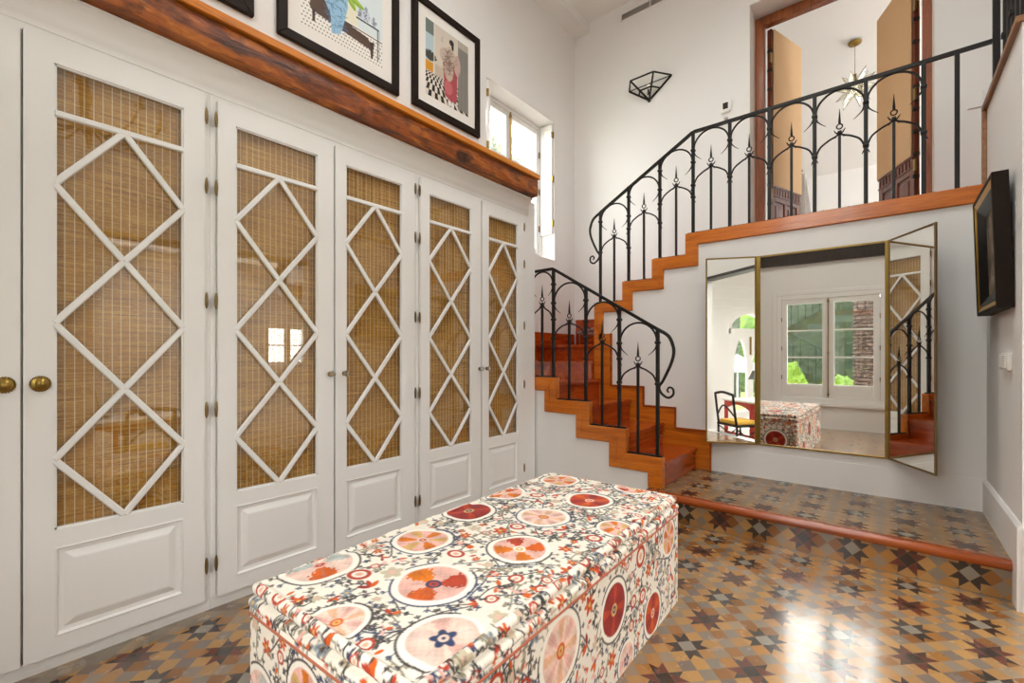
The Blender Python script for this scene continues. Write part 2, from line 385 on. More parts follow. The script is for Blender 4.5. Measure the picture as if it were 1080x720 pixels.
# alcove shell
struct('floor_alcove', MB().box(.985, 4.6, YF, 5.1, -.42, -.3), M['pale_floor'], 'pale stone floor of the study seen in the mirror', 'floor')
mb = MB().box(4.2, 4.6, YF, 3.6, -.42, 3.2).box(4.2, 4.6, 4.5, 5.1, -.42, 3.2).box(4.2, 4.6, 3.6, 4.5, -.42, .9).box(4.2, 4.6, 3.6, 4.5, 1.75, 3.2)
mb.box(1.13, 4.6, 5.0, 5.2, -.42, 3.2)
struct('wall_study', mb, M['wall'], 'white study wall with a small window', 'wall')
struct('ceiling_alcove', MB().box(1.13, 1.5, YF, 5.1, 2.75, 2.9).box(3.9, 4.6, YF, 5.1, 2.75, 2.9).box(1.5, 3.9, YF, 1.2, 2.75, 2.9).box(1.5, 3.9, 3.8, 5.1, 2.75, 2.9), M['ceil'], 'white ceiling of the study', 'ceiling')
mb = MB()
for z in (2.05, 2.22, 2.45): mb.box(1.13, 4.2, YF, YF+.03, z, z+.035)
struct('trim_6', mb, M['white'], 'white mouldings above the arched garden door', 'moulding')
struct('added_glazing_study', MB().box(1.48, 3.92, 1.18, 3.82, 2.9, 2.91), M['glass'], 'added roof glazing over the study to let in more daylight', 'added skylight')  # unseen glazed opening added to brighten the study
# main ceiling with an opening added to let more daylight in
K = (-1.5, .1, 1.5, 2.9)
mb = MB().box(-3.4, K[0], YF-.3, 5.25, ZC, ZC+.2).box(K[1], 2.2, YF-.3, 5.25, ZC, ZC+.2).box(K[0], K[1], YF-.3, K[2], ZC, ZC+.2).box(K[0], K[1], K[3], 5.25, ZC, ZC+.2)
struct('ceiling', mb, M['ceil'], 'white flat ceiling high above the stairs', 'ceiling')
struct('trim_7', MB().box(XL, -2.79, YF, YB, 5.03, ZC), M['ceil'], 'white boxed beam where the left wall meets the ceiling', 'beam')
struct('added_glazing_hall', MB().box(K[0]-.02, K[1]+.02, K[2]-.02, K[3]+.02, ZC+.2, ZC+.21), M['glass'], 'added roof glazing over the hall to let in soft daylight', 'added skylight')  # unseen roof glazing added as a soft daylight source
# gallery on the right above the parapet
struct('wall_gallery', MB().box(1.9, 2.2, 3.0, 5.25, 2.0, ZC+.1).box(1.13, 2.2, 3.0, 3.17, 2.15, ZC+.1), M['wall'], 'white wall of the upper gallery', 'wall')
mb = MB().box(-1.36, XR, YM+.1, YB, 2.0, LZ).box(XR, 2.2, YM+.1, YB, 2.0, LZ).box(XR+.14, 2.2, 3.17, YM+.1, 2.0, LZ)
struct('floor_landing', mb, M['tread'], 'wooden upper landing floor', 'landing')
# baseboards
mb = MB().box(-1.141, XR-.016, YM-.005, YM-.0005, PZ, .388)
struct('baseboard_back', mb, M['white'], 'low white skirting below the folding mirror', 'skirting board')
mb = MB().prism([(XR-.018, PZ), (XR-.018, .374), (XR-.006, .388), (XR, .390), (XR, PZ)], *XZ(3.02, YM-.005)).prism([(XR-.018, 0), (XR-.018, PZ), (XR, PZ), (XR, 0)], *XZ(3.02, 3.13))
mb.box(XR, .97, 3.012, 3.035, 0, .375)
struct('baseboard_right', mb, M['white'], 'tall white skirting board on the right wall', 'skirting board', angle=.5)
# upstairs room
mb = MB().box(-2.6, -2.4, 5.25, 9.0, 2, 5.4).box(-2.6, 2.6, 8.6, 8.8, 2, 4.2).box(2.4, 2.6, 5.25, 6.3, 2, 5.4).box(2.4, 2.6, 7.6, 9.0, 2, 5.4).box(2.4, 2.6, 6.3, 7.6, 2, 2.9)  # gap in the right-hand wall is added to light this room
struct('wall_upstairs', mb, M['wall'], 'white walls of the room behind the upstairs doorway', 'wall')
struct('ceiling_upstairs', MB().prism([(5.2, 5.18), (8.8, 3.88), (8.8, 4.05), (5.2, 5.35)], *YZ(-2.6, 2.6)), M['ceil'], 'sloping white ceiling behind the upstairs doorway', 'ceiling')
struct('floor_upstairs', MB().box(-2.6, 2.6, 5.25, 8.8, 2.0, 2.14), M['pale_floor'], 'floor of the upstairs room', 'floor')

# ------------------------------------------------------------------ wardrobes
XF = -2.37                                   # face frame plane
def panel_rings(mb, y0, y1, z0, z1, rings):
    vs = []
    for d, x in rings: vs += [(x, y0+d, z0+d), (x, y1-d, z0+d), (x, y1-d, z1-d), (x, y0+d, z1-d)]
    fs = []
    for k in range(len(rings)-1):
        for j in range(4): fs.append((k*4+j, k*4+(j+1) % 4, k*4+4+(j+1) % 4, k*4+4+j))
    k = len(rings)-1; fs.append((k*4, k*4+1, k*4+2, k*4+3)); mb.add(vs, fs)
def wardrobe_door(par, y0, y1, gy0, gy1, knob_y, hinge_y, hinge_ry, zs, crystal):
    x0, x1 = XF+.001, XF+.020
    zb, zt, gz0, gz1, pz0, pz1 = .053, 2.302, .511, 2.215, .118, .446
    mb = MB().box(x0, x1, y0, gy0, zb, zt).box(x0, x1, gy1, y1, zb, zt).box(x0, x1, gy0, gy1, gz1, zt).box(x0, x1, gy0, gy1, zb, pz0).box(x0, x1, gy0, gy1, pz1, gz0)
    panel_rings(mb, gy0, gy1, pz0, pz1, [(0, x1), (.006, x1+.002), (.012, x1-.010), (.026, x1-.011), (.05, x1-.002), (.056, x1-.001)])
    panel_rings(mb, gy0, gy1, pz0, pz1, [(0, x0), (.02, x0)])
    # bead round the glass
    for a, b, c, d in ((gy0, gy0+.007, gz0, gz1), (gy1-.007, gy1, gz0, gz1), (gy0, gy1, gz0, gz0+.007), (gy0, gy1, gz1-.007, gz1)): mb.box(x0+.004, x1-.005, a, b, c, d)
    d = mb.build('door', M['white'], par)
    ym = (gy0+gy1)/2; zz = [2.033, 1.776, 1.521, 1.265, 1.013, .765, .513]
    lat = MB(); xc = x1-.004
    lat.box(xc-.011, xc+.007, gy0, gy1, zz[0]-.010, zz[0]+.013)
    for k in range(6):
        for side, ye in ((0, gy0), (1, gy1)):
            a, b = ((ym, zz[k]), (ye, zz[k+1])) if k % 2 == 0 else ((ye, zz[k]), (ym, zz[k+1]))
            lat.obar((xc-.002, a[0], a[1]), (xc-.002, b[0], b[1]), .024, .016 + .0006*side)
    lat.build('lattice', M['white'], d, bevel=.004)
    MB().box(x0+.001, x0+.003, gy0-.003, gy1+.003, gz0-.003, gz1+.003).build('glass_pane', M['cabglass'], d)
    MB().box(x0-.024, x0-.020, gy0-.03, gy1+.03, gz0-.03, gz1+.03).build('bamboo_blind', M['rattan'], d)
    if knob_y is not None:
        kz = 1.046
        if crystal:
            k = MB().lathe([(.013, 0), (.013, .004), (.006, .007), (.006, .016)], (x1, knob_y, kz), 'x', 16).build('knob', M['brass'], d, angle=.6)
            MB().lathe([(.006, .014), (.015, .019), (.018, .028), (.014, .037), (.003, .040)], (x1, knob_y, kz), 'x', 10).build('crystal_cap', M['crystal'], k)
        else:
            k = MB().lathe([(.027, 0), (.027, .003), (.021, .006), (.010, .009)], (x1, knob_y, kz), 'x', 24)
            for q in range(22): k.ball((x1+.004, knob_y+.026*math.cos(q*2*PI/22), kz+.026*math.sin(q*2*PI/22)), .0036, 6)
            k = k.build('knob', M['brass'], d, angle=.6)
            MB().lathe([(.009, .006), (.008, .016), (.015, .022), (.016, .028), (.010, .033), (.002, .035)], (x1, knob_y, kz), 'x', 16).build('knob_cap', M['brass'], k, angle=.6)
    for z in (2.215, 1.905, 1.392, .904, .208):
        hb = MB().tube([(x1+.001, hinge_y, z-.036), (x1+.001, hinge_y, z-.022), (x1+.001, hinge_y, z), (x1+.001, hinge_y, z+.022), (x1+.001, hinge_y, z+.036)], [.003, .006, .0072, .006, .003], 10)
        hb.build('hinge', M['bronze'], d, angle=.6)
    return d
def wardrobe(y0, y1, doors, label):
    t = thing('wardrobe', (XF, (y0+y1)/2, 0), label, 'wardrobe', 'built in white wardrobes along the left wall')
    mb = MB().box(-2.99, XF-.02, y0, y0+.018, .0, 2.30).box(-2.99, XF-.02, y1-.018, y1, .0, 2.30).box(-2.99, -2.975, y0, y1, 0, 2.30).box(-2.99, XF-.02, y0, y1, 2.30, 2.32).box(-2.99, XF-.03, y0+.018, y1-.018, .04, .052)
    d0, d1 = doors[0], doors[1]
    fx0, fx1 = XF-.02, XF
    mb.box(fx0, fx1, y0, d0[0]-.002, 0, 2.33).box(fx0, fx1, d0[1]+.002, d1[0]-.002, .052, 2.305).box(fx0, fx1, d1[1]+.002, y1, 0, 2.33)
    mb.box(fx0, fx1, d0[0]-.002, d1[1]+.002, 0, .051).box(fx0, fx1, d0[0]-.002, d1[1]+.002, 2.304, 2.33)
    mb.build('carcass', M['white'], t)
    for d in doors: wardrobe_door(t, *d)
    return t
wardrobe(-.62, .7265, [(-.41, .141, -.335, .066, .103, -.418, -.43, 0, False), (.148, .701, .226, .623, .190, .708, .722, 0, False)], 'white wardrobe nearest the camera with two lattice doors and antique brass rosette knobs')
wardrobe(.7275, 1.892, [(.753, 1.314, .827, 1.223, 1.292, .746, .735, 0, True), (1.325, 1.866, 1.388, 1.77, 1.376, 1.874, 1.885, 0, True)], 'middle white lattice door wardrobe directly behind the patterned ottoman')
wardrobe(1.893, 3.078, [(1.917, 2.486, 1.992, 2.386, 2.47, 1.910, 1.90, 0, True), (2.502, 3.004, 2.573, 2.926, 2.545, 3.012, 3.02, 0, True)], 'far white lattice door wardrobe next to the foot of the stairs')
# cornice
mb = MB(); pf = [(XF-.015, 2.33), (XF+.004, 2.33), (XF+.004, 2.352), (XF+.009, 2.357), (XF+.013, 2.385), (XF+.024, 2.42), (XF+.046, 2.445), (XF+.058, 2.449), (XF+.058, 2.462), (XF-.3, 2.462), (XF-.3, 2.33)]
mb.prism(pf, *XZ(-.62, 3.075))
mb.box(-2.99, XF-.3, 3.06, 3.078, 2.32, 2.462)
struct('trim_8', mb, M['white'], 'white cove cornice between wardrobe doors and timber beam', 'cornice', angle=.9)
# side return of the wardrobe and the pilaster
struct('trim_9', MB().box(-2.99, XF-.004, 3.079, 3.19, 0, 2.46), M['white'], 'narrow white upright filling the gap between wardrobes and stairs', 'filler')
# timber beam with its plank ledge
tb = thing('timber_beam', (-2.4, 1.2, 2.463), 'rough reddish timber beam with an orange plank ledge above the wardrobes', 'beam')
random.seed(3)
N = 120; vs = []; prof = [(-2.60, 2.465), (-2.312, 2.466), (-2.262, 2.474), (-2.255, 2.50), (-2.257, 2.56), (-2.258, 2.598), (-2.60, 2.598)]
for i in range(N+1):
    y = -.6+(3.08+.6)*i/N
    for k, (x, z) in enumerate(prof):
        j = .0035 if k in (1, 2, 3, 4) else .0
        if k == 5: j = .002
        vs.append((x+random.uniform(-j, j)*1.3, y, z+random.uniform(-j, j)*(0.3 if k == 1 else .9)))
n = len(prof); mb = MB().add(vs, [(i*n+j, i*n+(j+1) % n, (i+1)*n+(j+1) % n, (i+1)*n+j) for i in range(N) for j in range(n)]+[tuple(range(n)), tuple(range(N*n, N*n+n))])
mb.build('beam_body', M['beam'], tb, angle=.5)
MB().box(-2.995, -2.238, -.6, 3.085, 2.603, 2.643).build('ledge_plank', M['plank'], tb, bevel=.004)

# ------------------------------------------------------------------ left window, shutters
def casement(par, f, w, z0, z1, nleaf, bars, glass_m, fr=.045, sash=.05, solid=0.0, brass=True):
    """f(u, d, z) maps along-wall, depth, height to world; leaves side by side"""
    def bx(mb, u0, u1, d0, d1, za, zb):
        vs = [f(u, d, z) for z in (za, zb) for d in (d0, d1) for u in (u0, u1)]
        mb.add(vs, [(0, 2, 3, 1), (4, 5, 7, 6), (0, 1, 5, 4), (2, 6, 7, 3), (0, 4, 6, 2), (1, 3, 7, 5)])
    mb = MB(); bx(mb, 0, fr, 0, .07, z0, z1); bx(mb, w-fr, w, 0, .07, z0, z1); bx(mb, fr, w-fr, 0, .07, z1-fr, z1); bx(mb, fr, w-fr, 0, .07, z0, z0+fr)
    mb.build('frame', M['white'], par, bevel=.004)
    lw = (w-2*fr)/nleaf
    for k in range(nleaf):
        a, b = fr+k*lw+.003, fr+(k+1)*lw-.003; za, zb = z0+fr+.003, z1-fr-.003
        mb = MB(); bx(mb, a, a+sash, .01, .055, za, zb); bx(mb, b-sash, b, .01, .055, za, zb); bx(mb, a+sash, b-sash, .01, .055, zb-sash, zb); bx(mb, a+sash, b-sash, .01, .055, za, za+sash*1.2+solid)
        if solid: bx(mb, a+sash*1.3, b-sash*1.3, .004, .012, za+sash*.8, za+sash+solid-.02)
        g0, g1 = za+sash*1.2+solid, zb-sash
        for q in range(1, bars): bx(mb, a+sash, b-sash, .018, .048, g0+(g1-g0)*q/bars-.012, g0+(g1-g0)*q/bars+.012)
        s = mb.build('sash', M['white'], par, bevel=.003)
        mb = MB(); bx(mb, a+sash-.005, b-sash+.005, .03, .034, g0-.005, g1+.005); mb.build('glass_pane', glass_m, s)
        for hz in (.2, .5, .8):
            mb = MB(); bx(mb, (a-.008 if k == 0 else b-.004), (a+.004 if k == 0 else b+.008), -.004, .012, za+(zb-za)*hz-.035, za+(zb-za)*hz+.035); mb.build('hinge', M['bronze'], s)
    if brass:
        c = fr+lw if nleaf == 2 else fr+sash/2
        p0, p1 = Vector(f(c, -.008, z0+fr+.02)), Vector(f(c, -.008, z1-fr-.01))
        e = MB().tube([p0, p1], .009, 8)
        for q in (.03, .45, .97): e.ball(p0.lerp(p1, q), .016, 8, (1, 1, 1.6))
        e.build('espagnolette_bolt', M['brass'], par, angle=.7)
w1 = thing('window_1', (-3.2, (WY0+WY1)/2, 2.3), 'small white casement window above the end of the timber beam', 'window', kind='structure')
casement(w1, lambda u, d, z: (-3.19-d, WY0+u, z), WY1-WY0, 2.30, 3.838, 2, 3, M['glass'], .04, .05)
def shutter(name, p0, p1, z0, z1, label):
    p0, p1 = Vector((*p0, 0)), Vector((*p1, 0)); d = (p1-p0); L = d.length; d.normalize(); nrm = Vector((-d.y, d.x, 0))
    t = thing(name, (p0.x, p0.y, z0), label, 'shutter', 'inner shutters of the small window')
    def bx(mb, u0, u1, n0, n1, za, zb):
        vs = [p0+d*u+nrm*nn+Vector((0, 0, z)) for z in (za, zb) for nn in (n0, n1) for u in (u0, u1)]
        mb.add(vs, [(0, 2, 3, 1), (4, 5, 7, 6), (0, 1, 5, 4), (2, 6, 7, 3), (0, 4, 6, 2), (1, 3, 7, 5)])
    mb = MB(); h = (z1-z0)
    for u0, u1, a, b in ((0, .045, 0, 1), (L-.045, L, 0, 1)): bx(mb, u0, u1, -.013, .013, z0+a*h, z0+b*h)
    for k in range(4): zc = z0+.03+(h-.06)*k/3; bx(mb, .045, L-.045, -.013, .013, zc-.03, zc+.03)
    mb.build('shutter_frame', M['white'], t, bevel=.003)
    for k in range(3):
        za = z0+.06+(h-.06)*k/3; zb = z0+(h-.06)*(k+1)/3
        mb = MB(); bx(mb, .04, L-.04, -.005, .005, za-.005, zb+.005); bx(mb, .062, L-.062, -.009, .009, za+.022, zb-.022); mb.build('panel', M['white'], t)
    for q in (.1, .5, .9):
        mb = MB(); bx(mb, -.012, .006, -.012, .016, z0+h*q-.035, z0+h*q+.035); mb.build('hinge', M['brass'], t)
shutter('window_shutter', (-3.02, WY1-.018), (-3.185, WY1-.018), 2.55, 3.83, 'white panelled shutter folded back on the right side of the small window')
shutter('window_shutter', (-3.0, WY0+.02), (-3.105, WY0+.155), 2.55, 3.815, 'white panelled shutter at the left side of the small window beside the framed picture')

# ------------------------------------------------------------------ window behind the camera, study windows, garden door
w2 = thing('window_2', ((W0+W1)/2, YF, S0), 'white two leaf casement window with six panes seen in the mirror', 'window', kind='structure')
casement(w2, lambda u, d, z: (W0+u, YF+.015-d, z), W1-W0, S0, S1, 2, 3, M['glass'], .07, .075, .12)
mb = MB().box(W0-.05, W1+.05, YF, YF+.05, S0-.05, S0)
mb.box(W0-.06, W0, YF, YF+.02, S0, S1+.06).box(W1, W1+.06, YF, YF+.02, S0, S1+.06).box(W0, W1, YF, YF+.02, S1, S1+.06)
mb.build('surround', M['white'], w2, bevel=.004)
w6 = thing('window_6', ((W0+W1)/2, YF, U0), 'tall upper casement window above the beam behind the camera', 'window', kind='structure')
casement(w6, lambda u, d, z: (W0+u, YF+.015-d, z), W1-W0, U0, U1, 2, 3, M['glass'], .06, .06)
w3 = thing('window_3', (4.2, 4.05, .9), 'small two leaf study window', 'window', kind='structure')
casement(w3, lambda u, d, z: (4.2+d, 3.6+u, z), .9, .9, 1.75, 2, 2, M['glass'], .05, .05)
d2 = thing('door_2', ((A0+A1)/2, YF, -.3), 'white arched garden door with pointed glass panes seen in the mirror', 'door', kind='structure')
mb = MB().box(A0, A0+.07, YF-.1, YF-.02, -.3, 1.6).box(A1-.07, A1, YF-.1, YF-.02, -.3, 1.6).box(A0, A1, YF-.1, YF-.02, 1.56, 1.66)
outer = [((A0+A1)/2-.51*math.cos(PI*k/24), 1.60+.385*math.sin(PI*k/24)) for k in range(25)]
inner = [((A0+A1)/2-.44*math.cos(PI*k/24), 1.64+.30*math.sin(PI*k/24)) for k in range(25)]
for k in range(24): mb.prism([outer[k], outer[k+1], inner[k+1], inner[k]], *XZ(YF-.1, YF-.02))
mb.build('frame', M['white'], d2)
MB().prism(inner, *XZ(YF-.062, YF-.058)).build('fanlight_pane', M['glass'], d2)
for a, b in ((A0+.07, (A0+A1)/2), ((A0+A1)/2, A1-.07)):
    c = (a+b)/2; hw = (b-a)/2-.07
    top = [(c-hw, 1.05)]+[(c-hw+2*hw*(k/12)*.5, 1.05+.40*math.sin(PI/2*k/12)) for k in range(1, 13)]+[(c+hw*(k/12), 1.05+.40*math.cos(PI/2*k/12)) for k in range(1, 13)]
    mb = MB().box(a, c-hw, YF-.085, YF-.035, -.3, 1.56).box(c+hw, b, YF-.085, YF-.035, -.3, 1.56).box(c-hw, c+hw, YF-.085, YF-.035, -.3, .05)
    mb.prism([(c-hw, 1.56)]+top+[(c+hw, 1.56)], *XZ(YF-.085, YF-.035))
    lf = mb.build('door_leaf', M['white'], d2)
    MB().prism([(c-hw, .05)]+top+[(c+hw, .05)], *XZ(YF-.062, YF-.058)).build('glass_pane', M['glass'], lf)
MB().box((A0+A1)/2-.012, (A0+A1)/2+.012, YF-.035, YF-.01, 1.15, 1.5).build('bolt', M['brass'], d2)

# ------------------------------------------------------------------ staircase
st = thing('staircase', (-1.9, 3.6, PZ), 'winding staircase with orange pine strings and dark red wooden treads', 'staircase')
ys = (3.2, 3.262)
top = [(-2.99, .958), (-2.163, .958), (-2.163, .774), (-1.845, .774), (-1.845, .590), (-1.53, .590), (-1.53, .410), (-1.253, .410), (-1.253, PZ)]
bot = [(-2.99, .843), (-2.280, .843), (-2.280, .663), (-1.966, .663), (-1.966, .476), (-1.670, .476), (-1.670, .291), (-1.358, .291), (-1.358, PZ)]
def string(par, top, bot, y0, y1, name):
    mb = MB()
    for i in range(len(top)-1): mb.prism([top[i], top[i+1], bot[i+1], bot[i]], *XZ(y0, y1))
    o = mb.build(name, M['string'], par, bevel=.0025)
    gr = MB()                                          # moulding line that follows the sawtooth
    for i in range(len(top)-1):
        lerp = lambda a, b, k: (a[0]+(b[0]-a[0])*k, a[1]+(b[1]-a[1])*k)
        q = [lerp(top[i], bot[i], .52), lerp(top[i+1], bot[i+1], .52), lerp(top[i+1], bot[i+1], .97), lerp(top[i], bot[i], .97)]
        gr.prism(q, *XZ(y0-.006, y0+.002))
    gr.build('string_moulding', M['string'], o, bevel=.002)
    return o
string(st, top, bot, *ys, 'lower_string')
# white wall under the lower string
struct('wall_stair', MB().prism([(-2.99, 0), (-1.34, 0)]+bot[::-1][1:-1]+[(-2.99, .843)] if False else [(-2.99, 0), (-1.345, 0), (-1.358, .291), (-1.670, .291), (-1.670, .476), (-1.966, .476), (-1.966, .663), (-2.280, .663), (-2.280, .843), (-2.99, .843)], *XZ(3.215, 3.255)), M['wall'], 'white wall under the lower flight of stairs', 'wall')
rx = [-1.266, -1.547, -1.862, -2.180]; lv = [.370, .553, .737, .920]
for k in range(4):
    x1 = rx[k]; x0 = rx[k+1] if k < 3 else -2.215
    if k < 3:
        MB().box(x0-.03, x1+.022, 3.262, YM-.02, lv[k]-.032, lv[k]).build('tread', M['tread'], st, bevel=.008, seg=2)
        MB().box(x0, x1, 3.262, YM-.02, (PZ if k == 0 else lv[k-1]), lv[k]-.033).build('riser', M['tread'], st)
pv = (-2.2, 4.05)
nos = .02
def slab(poly, z, zlow, inset=None):
    MB().prism(poly, *XY(z-.034, z)).build('tread', M['tread'], st, bevel=.006, seg=2)
    MB().prism(inset or poly, *XY(zlow, z-.035)).build('riser', M['tread'], st)
slab([(-2.158, 3.262), (-2.158, 3.98), (-2.215, 3.98), pv, (-2.985, 3.262)], .920, .56, [(-2.18, 3.264), (-2.18, 3.98), (-2.215, 3.98), pv, (-2.98, 3.264)])
slab([(-2.985, 3.235+.027), pv, (-2.985, 4.05)], 1.087, .60, [(-2.985, 3.30), (-2.22, 4.06), (-2.985, 4.05)])
slab([(-2.985, 4.03), (-2.2, 4.03), (-2.985, 4.84)], 1.255, .60, [(-2.985, 4.05), (-2.21, 4.05), (-2.985, 4.84)])
slab([(-2.97, 4.84), (-2.215, 4.06), (-2.2, 4.84)], 1.437, .60, [(-2.95, 4.84), (-2.2, 4.09), (-2.2, 4.84)])
ux = [(-2.24, -1.94, 1.620), (-1.94, -1.648, 1.797), (-1.648, -1.355, 1.972)]
for a, b, z in ux:
    MB().box(a-.02, b+.03, YM+.1, 4.84, z-.034, z).build('tread', M['tread'], st, bevel=.008, seg=2)
    MB().box(a, b, YM+.1, 4.84, z-.22, z-.035).build('riser', M['tread'], st)
MB().box(-1.355, -1.33, YM+.1, 4.84, 1.94, 2.15).build('riser', M['tread'], st)
utop = [(-2.24, 1.30), (-2.24, 1.660), (-1.942, 1.660), (-1.942, 1.838), (-1.654, 1.838), (-1.654, 2.012), (-1.354, 2.012), (-1.354, 2.190), (XR, 2.194)]
ubot = [(-2.14, 1.30), (-2.14, 1.561), (-1.840, 1.561), (-1.840, 1.734), (-1.545, 1.734), (-1.545, 1.904), (-1.248, 1.904), (-1.248, 2.084), (XR, 2.084)]
string(st, utop, ubot, YM-.014, YM+.1, 'upper_string')
MB().prism([(XR, 2.084), (XR+.14, 2.084), (XR+.14, 2.19), (XR, 2.19)], *XZ(YM+.001, YM+.1)).build('string_end', M['string'], st)
sk = [(-1.143, PZ+.001), (-1.143, .512), (-1.434, .516), (-1.434, .690), (-1.724, .690), (-1.724, .860), (-2.048, .860), (-2.048, 1.352), (-2.236, 1.352), (-2.236, .60), (-1.6, PZ+.001)]
MB().prism(sk, *XZ(YM-.02, YM-.0005)).build('skirting', M['string'], st, bevel=.002)
sm = MB()
for i in range(1, 7):
    (a, b), (c, d) = sk[i], sk[i+1]
    if abs(b-d) < .01: sm.box(min(a, c)-.008, max(a, c), YM-.028, YM-.019, max(b, d)-.012, max(b, d)+.006)
    else: sm.box(a-.012, a+.006, YM-.028, YM-.019, min(b, d), max(b, d)+.006)
sm.box(-1.15, -1.137, YM-.028, YM-.019, PZ+.001, .512)
sm.build('skirting_moulding', M['nosing'], st)
MB().prism([(3.262, .94), (3.262, 1.10), (3.65, 1.235), (3.65, 1.40), (4.82, 1.40), (4.82, .94)], *YZ(XL+.001, XL+.022)).build('skirting', M['tread'], st, bevel=.003)
MB().box(-2.97, -2.24, 4.828, 4.848, 1.2, 1.575).build('skirting', M['tread'], st, bevel=.003)
MB().prism([(-2.24, 1.55), (-2.24, 1.78), (-1.36, 2.31), (DX0, 2.31), (DX0, 2.15), (-1.36, 2.0)], *XZ(4.832, 4.849)).build('skirting', M['tread'], st, bevel=.003)

# ------------------------------------------------------------------ wrought iron railings
def railing_bay(par, xl, xr, zl, zr, y, base_s):
    """arch, ogee and spear between the posts xl and xr; rail heights zl and zr"""
    xm = (xl+xr)/2; r = (xr-xl)/2-.006; s = (zr-zl)/(xr-xl); zm = (zl+zr)/2; zc = zm-.012-r*math.sqrt(1+s*s)
    pts = []; n = 26
    for k in range(n+1):
        a = PI*k/n; pts.append((xm+r*math.cos(a), y, zc+r*math.sin(a)))
    R = [(xm+r*.97, y, zc-.03), (xm+r*.84, y, zc-.062), (xm+r*.56, y, zc-.098)]
    L = [(2*xm-p[0], y, p[2]) for p in R]
    path = smooth_path(R[::-1]+pts[::3]+L, 4)
    k = len(path); rad = [.0075*min(1, .22+.78*min(i, k-1-i)/9) for i in range(k)]
    MB().tube(path, rad, 6).build('arch', M['iron'], par, smooth=True)
    zo, zn, zr_, zt = zc-.305, zc-.172, zc-.128, zc+.005
    for sg, xp in ((-1, xl), (1, xr)):
        q = [(xp+sg*.022, y-.004, zo-.052), (xp+sg*.004, y-.004, zo-.018), (xp-sg*.010, y, zo+.012), (xp-sg*.035, y, zo+.062), (xp-sg*.085, y, zo+.098), (xm+sg*.016, y, zn-.012), (xm+sg*.004, y, zn+.02)]
        path = smooth_path(q, 5); k = len(path)
        MB().tube(path, [.0068*min(1, .3+.7*i/5) for i in range(k)], 6).build('ogee_scroll', M['iron'], par, smooth=True)
    mb = MB().obar((xm, y, base_s), (xm, y, zn), .017, .017)
    mb.ball((xm, y, zn), .017, 8, (1, 1, 1.1))
    for sg in (-1, 1):
        mb.tube(smooth_path([(xm, y, zn), (xm+sg*.018, y, zn+.006), (xm+sg*.034, y, zn+.032)], 4), [.007, .007, .006, .006, .005, .005, .004, .003, .0015], 5)
        mb.tube(smooth_path([(xm, y, zn), (xm+sg*.016, y, zn-.010), (xm+sg*.026, y, zn-.030)], 4), [.006, .006, .005, .005, .004, .004, .003, .003, .0015], 5)
    sp = mb.build('spear_bar', M['iron'], par, angle=.8)
    mb = MB().torus((xm, y, zr_+.006), .0175, .0048, 'y', 16, 5)
    mb.tube([(xm, y, zr_+.020), (xm, y, zr_+.034), (xm, y, zr_+.050), (xm, y, zt)], [.006, .0095, .0085, .001], 6)
    mb.build('spear_head', M['iron'], sp, angle=.8)
    return zc, zo
def railing_post(par, x, y, z0, z1, collars):
    mb = MB().obar((x, y, z0), (x, y, z1), .024, .024)
    p = mb.build('post', M['iron'], par, bevel=.002)
    for c in collars:
        mb = MB().tube([(x, y, c-.012), (x, y, c-.008), (x, y, c), (x, y, c+.008), (x, y, c+.012)], [.019, .023, .026, .023, .019], 4)
        mb.build('collar', M['iron'], p, bevel=.002)
def scroll_end(par, x, y, z, sg):
    """whip-shaped end of the hand rail with a small volute; sg the direction it swings"""
    q = [(0, 0), (.078, -.050), (.112, -.125), (.115, -.185), (.092, -.262), (.040, -.370), (.010, -.418), (.030, -.465), (.075, -.492), (.112, -.470), (.112, -.430), (.085, -.418), (.070, -.440), (.082, -.455)]
    path = smooth_path([(x+sg*a, y, z+b) for a, b in q], 5); k = len(path)
    MB().tube(path, [.0135-.0075*i/k for i in range(k)], 7).build('scroll', M['iron'], par, smooth=True)

RY = 3.235
ra = thing('stair_railing', (-1.86, RY, .41), 'black wrought iron railing of the lower flight with spears and a scrolled end', 'railing', 'wrought iron stair railings')
px = [-2.445, -2.208, -1.892, -1.598, -1.296]; zt = [1.880, 1.880, 1.690, 1.512, 1.335]; zb = [.958, .958, .774, .590, .410]
sb = [.958, .774, .590, .410]
MB().tube([(-2.46, RY, 1.880), (-2.214, RY, 1.883), (-2.2, RY, 1.875), (px[4], RY, zt[4])], .0155, 4, 1.0).build('hand_rail', M['iron'], ra)
col = [[] for _ in px]
for k in range(4):
    zc, zo = railing_bay(ra, px[k], px[k+1], zt[k], zt[k+1], RY, sb[k])
    for q in (k, k+1): col[q] += [zc-.005, zo]
for k in range(5): railing_post(ra, px[k], RY, zb[k], zt[k], col[k])
for a, b, z in ((-2.46, -2.175, .958), (-2.158, -1.857, .774), (-1.84, -1.542, .590), (-1.525, -1.262, .410)):
    mb = MB().box(a, b, RY-.018, RY+.018, z, z+.010)
    for q in (.3, .7): mb.ball((a+(b-a)*q, RY, z+.011), .008, 8, (1, 1, .6))
    mb.build('base_bar', M['iron'], ra)
scroll_end(ra, px[4], RY, zt[4], 1)

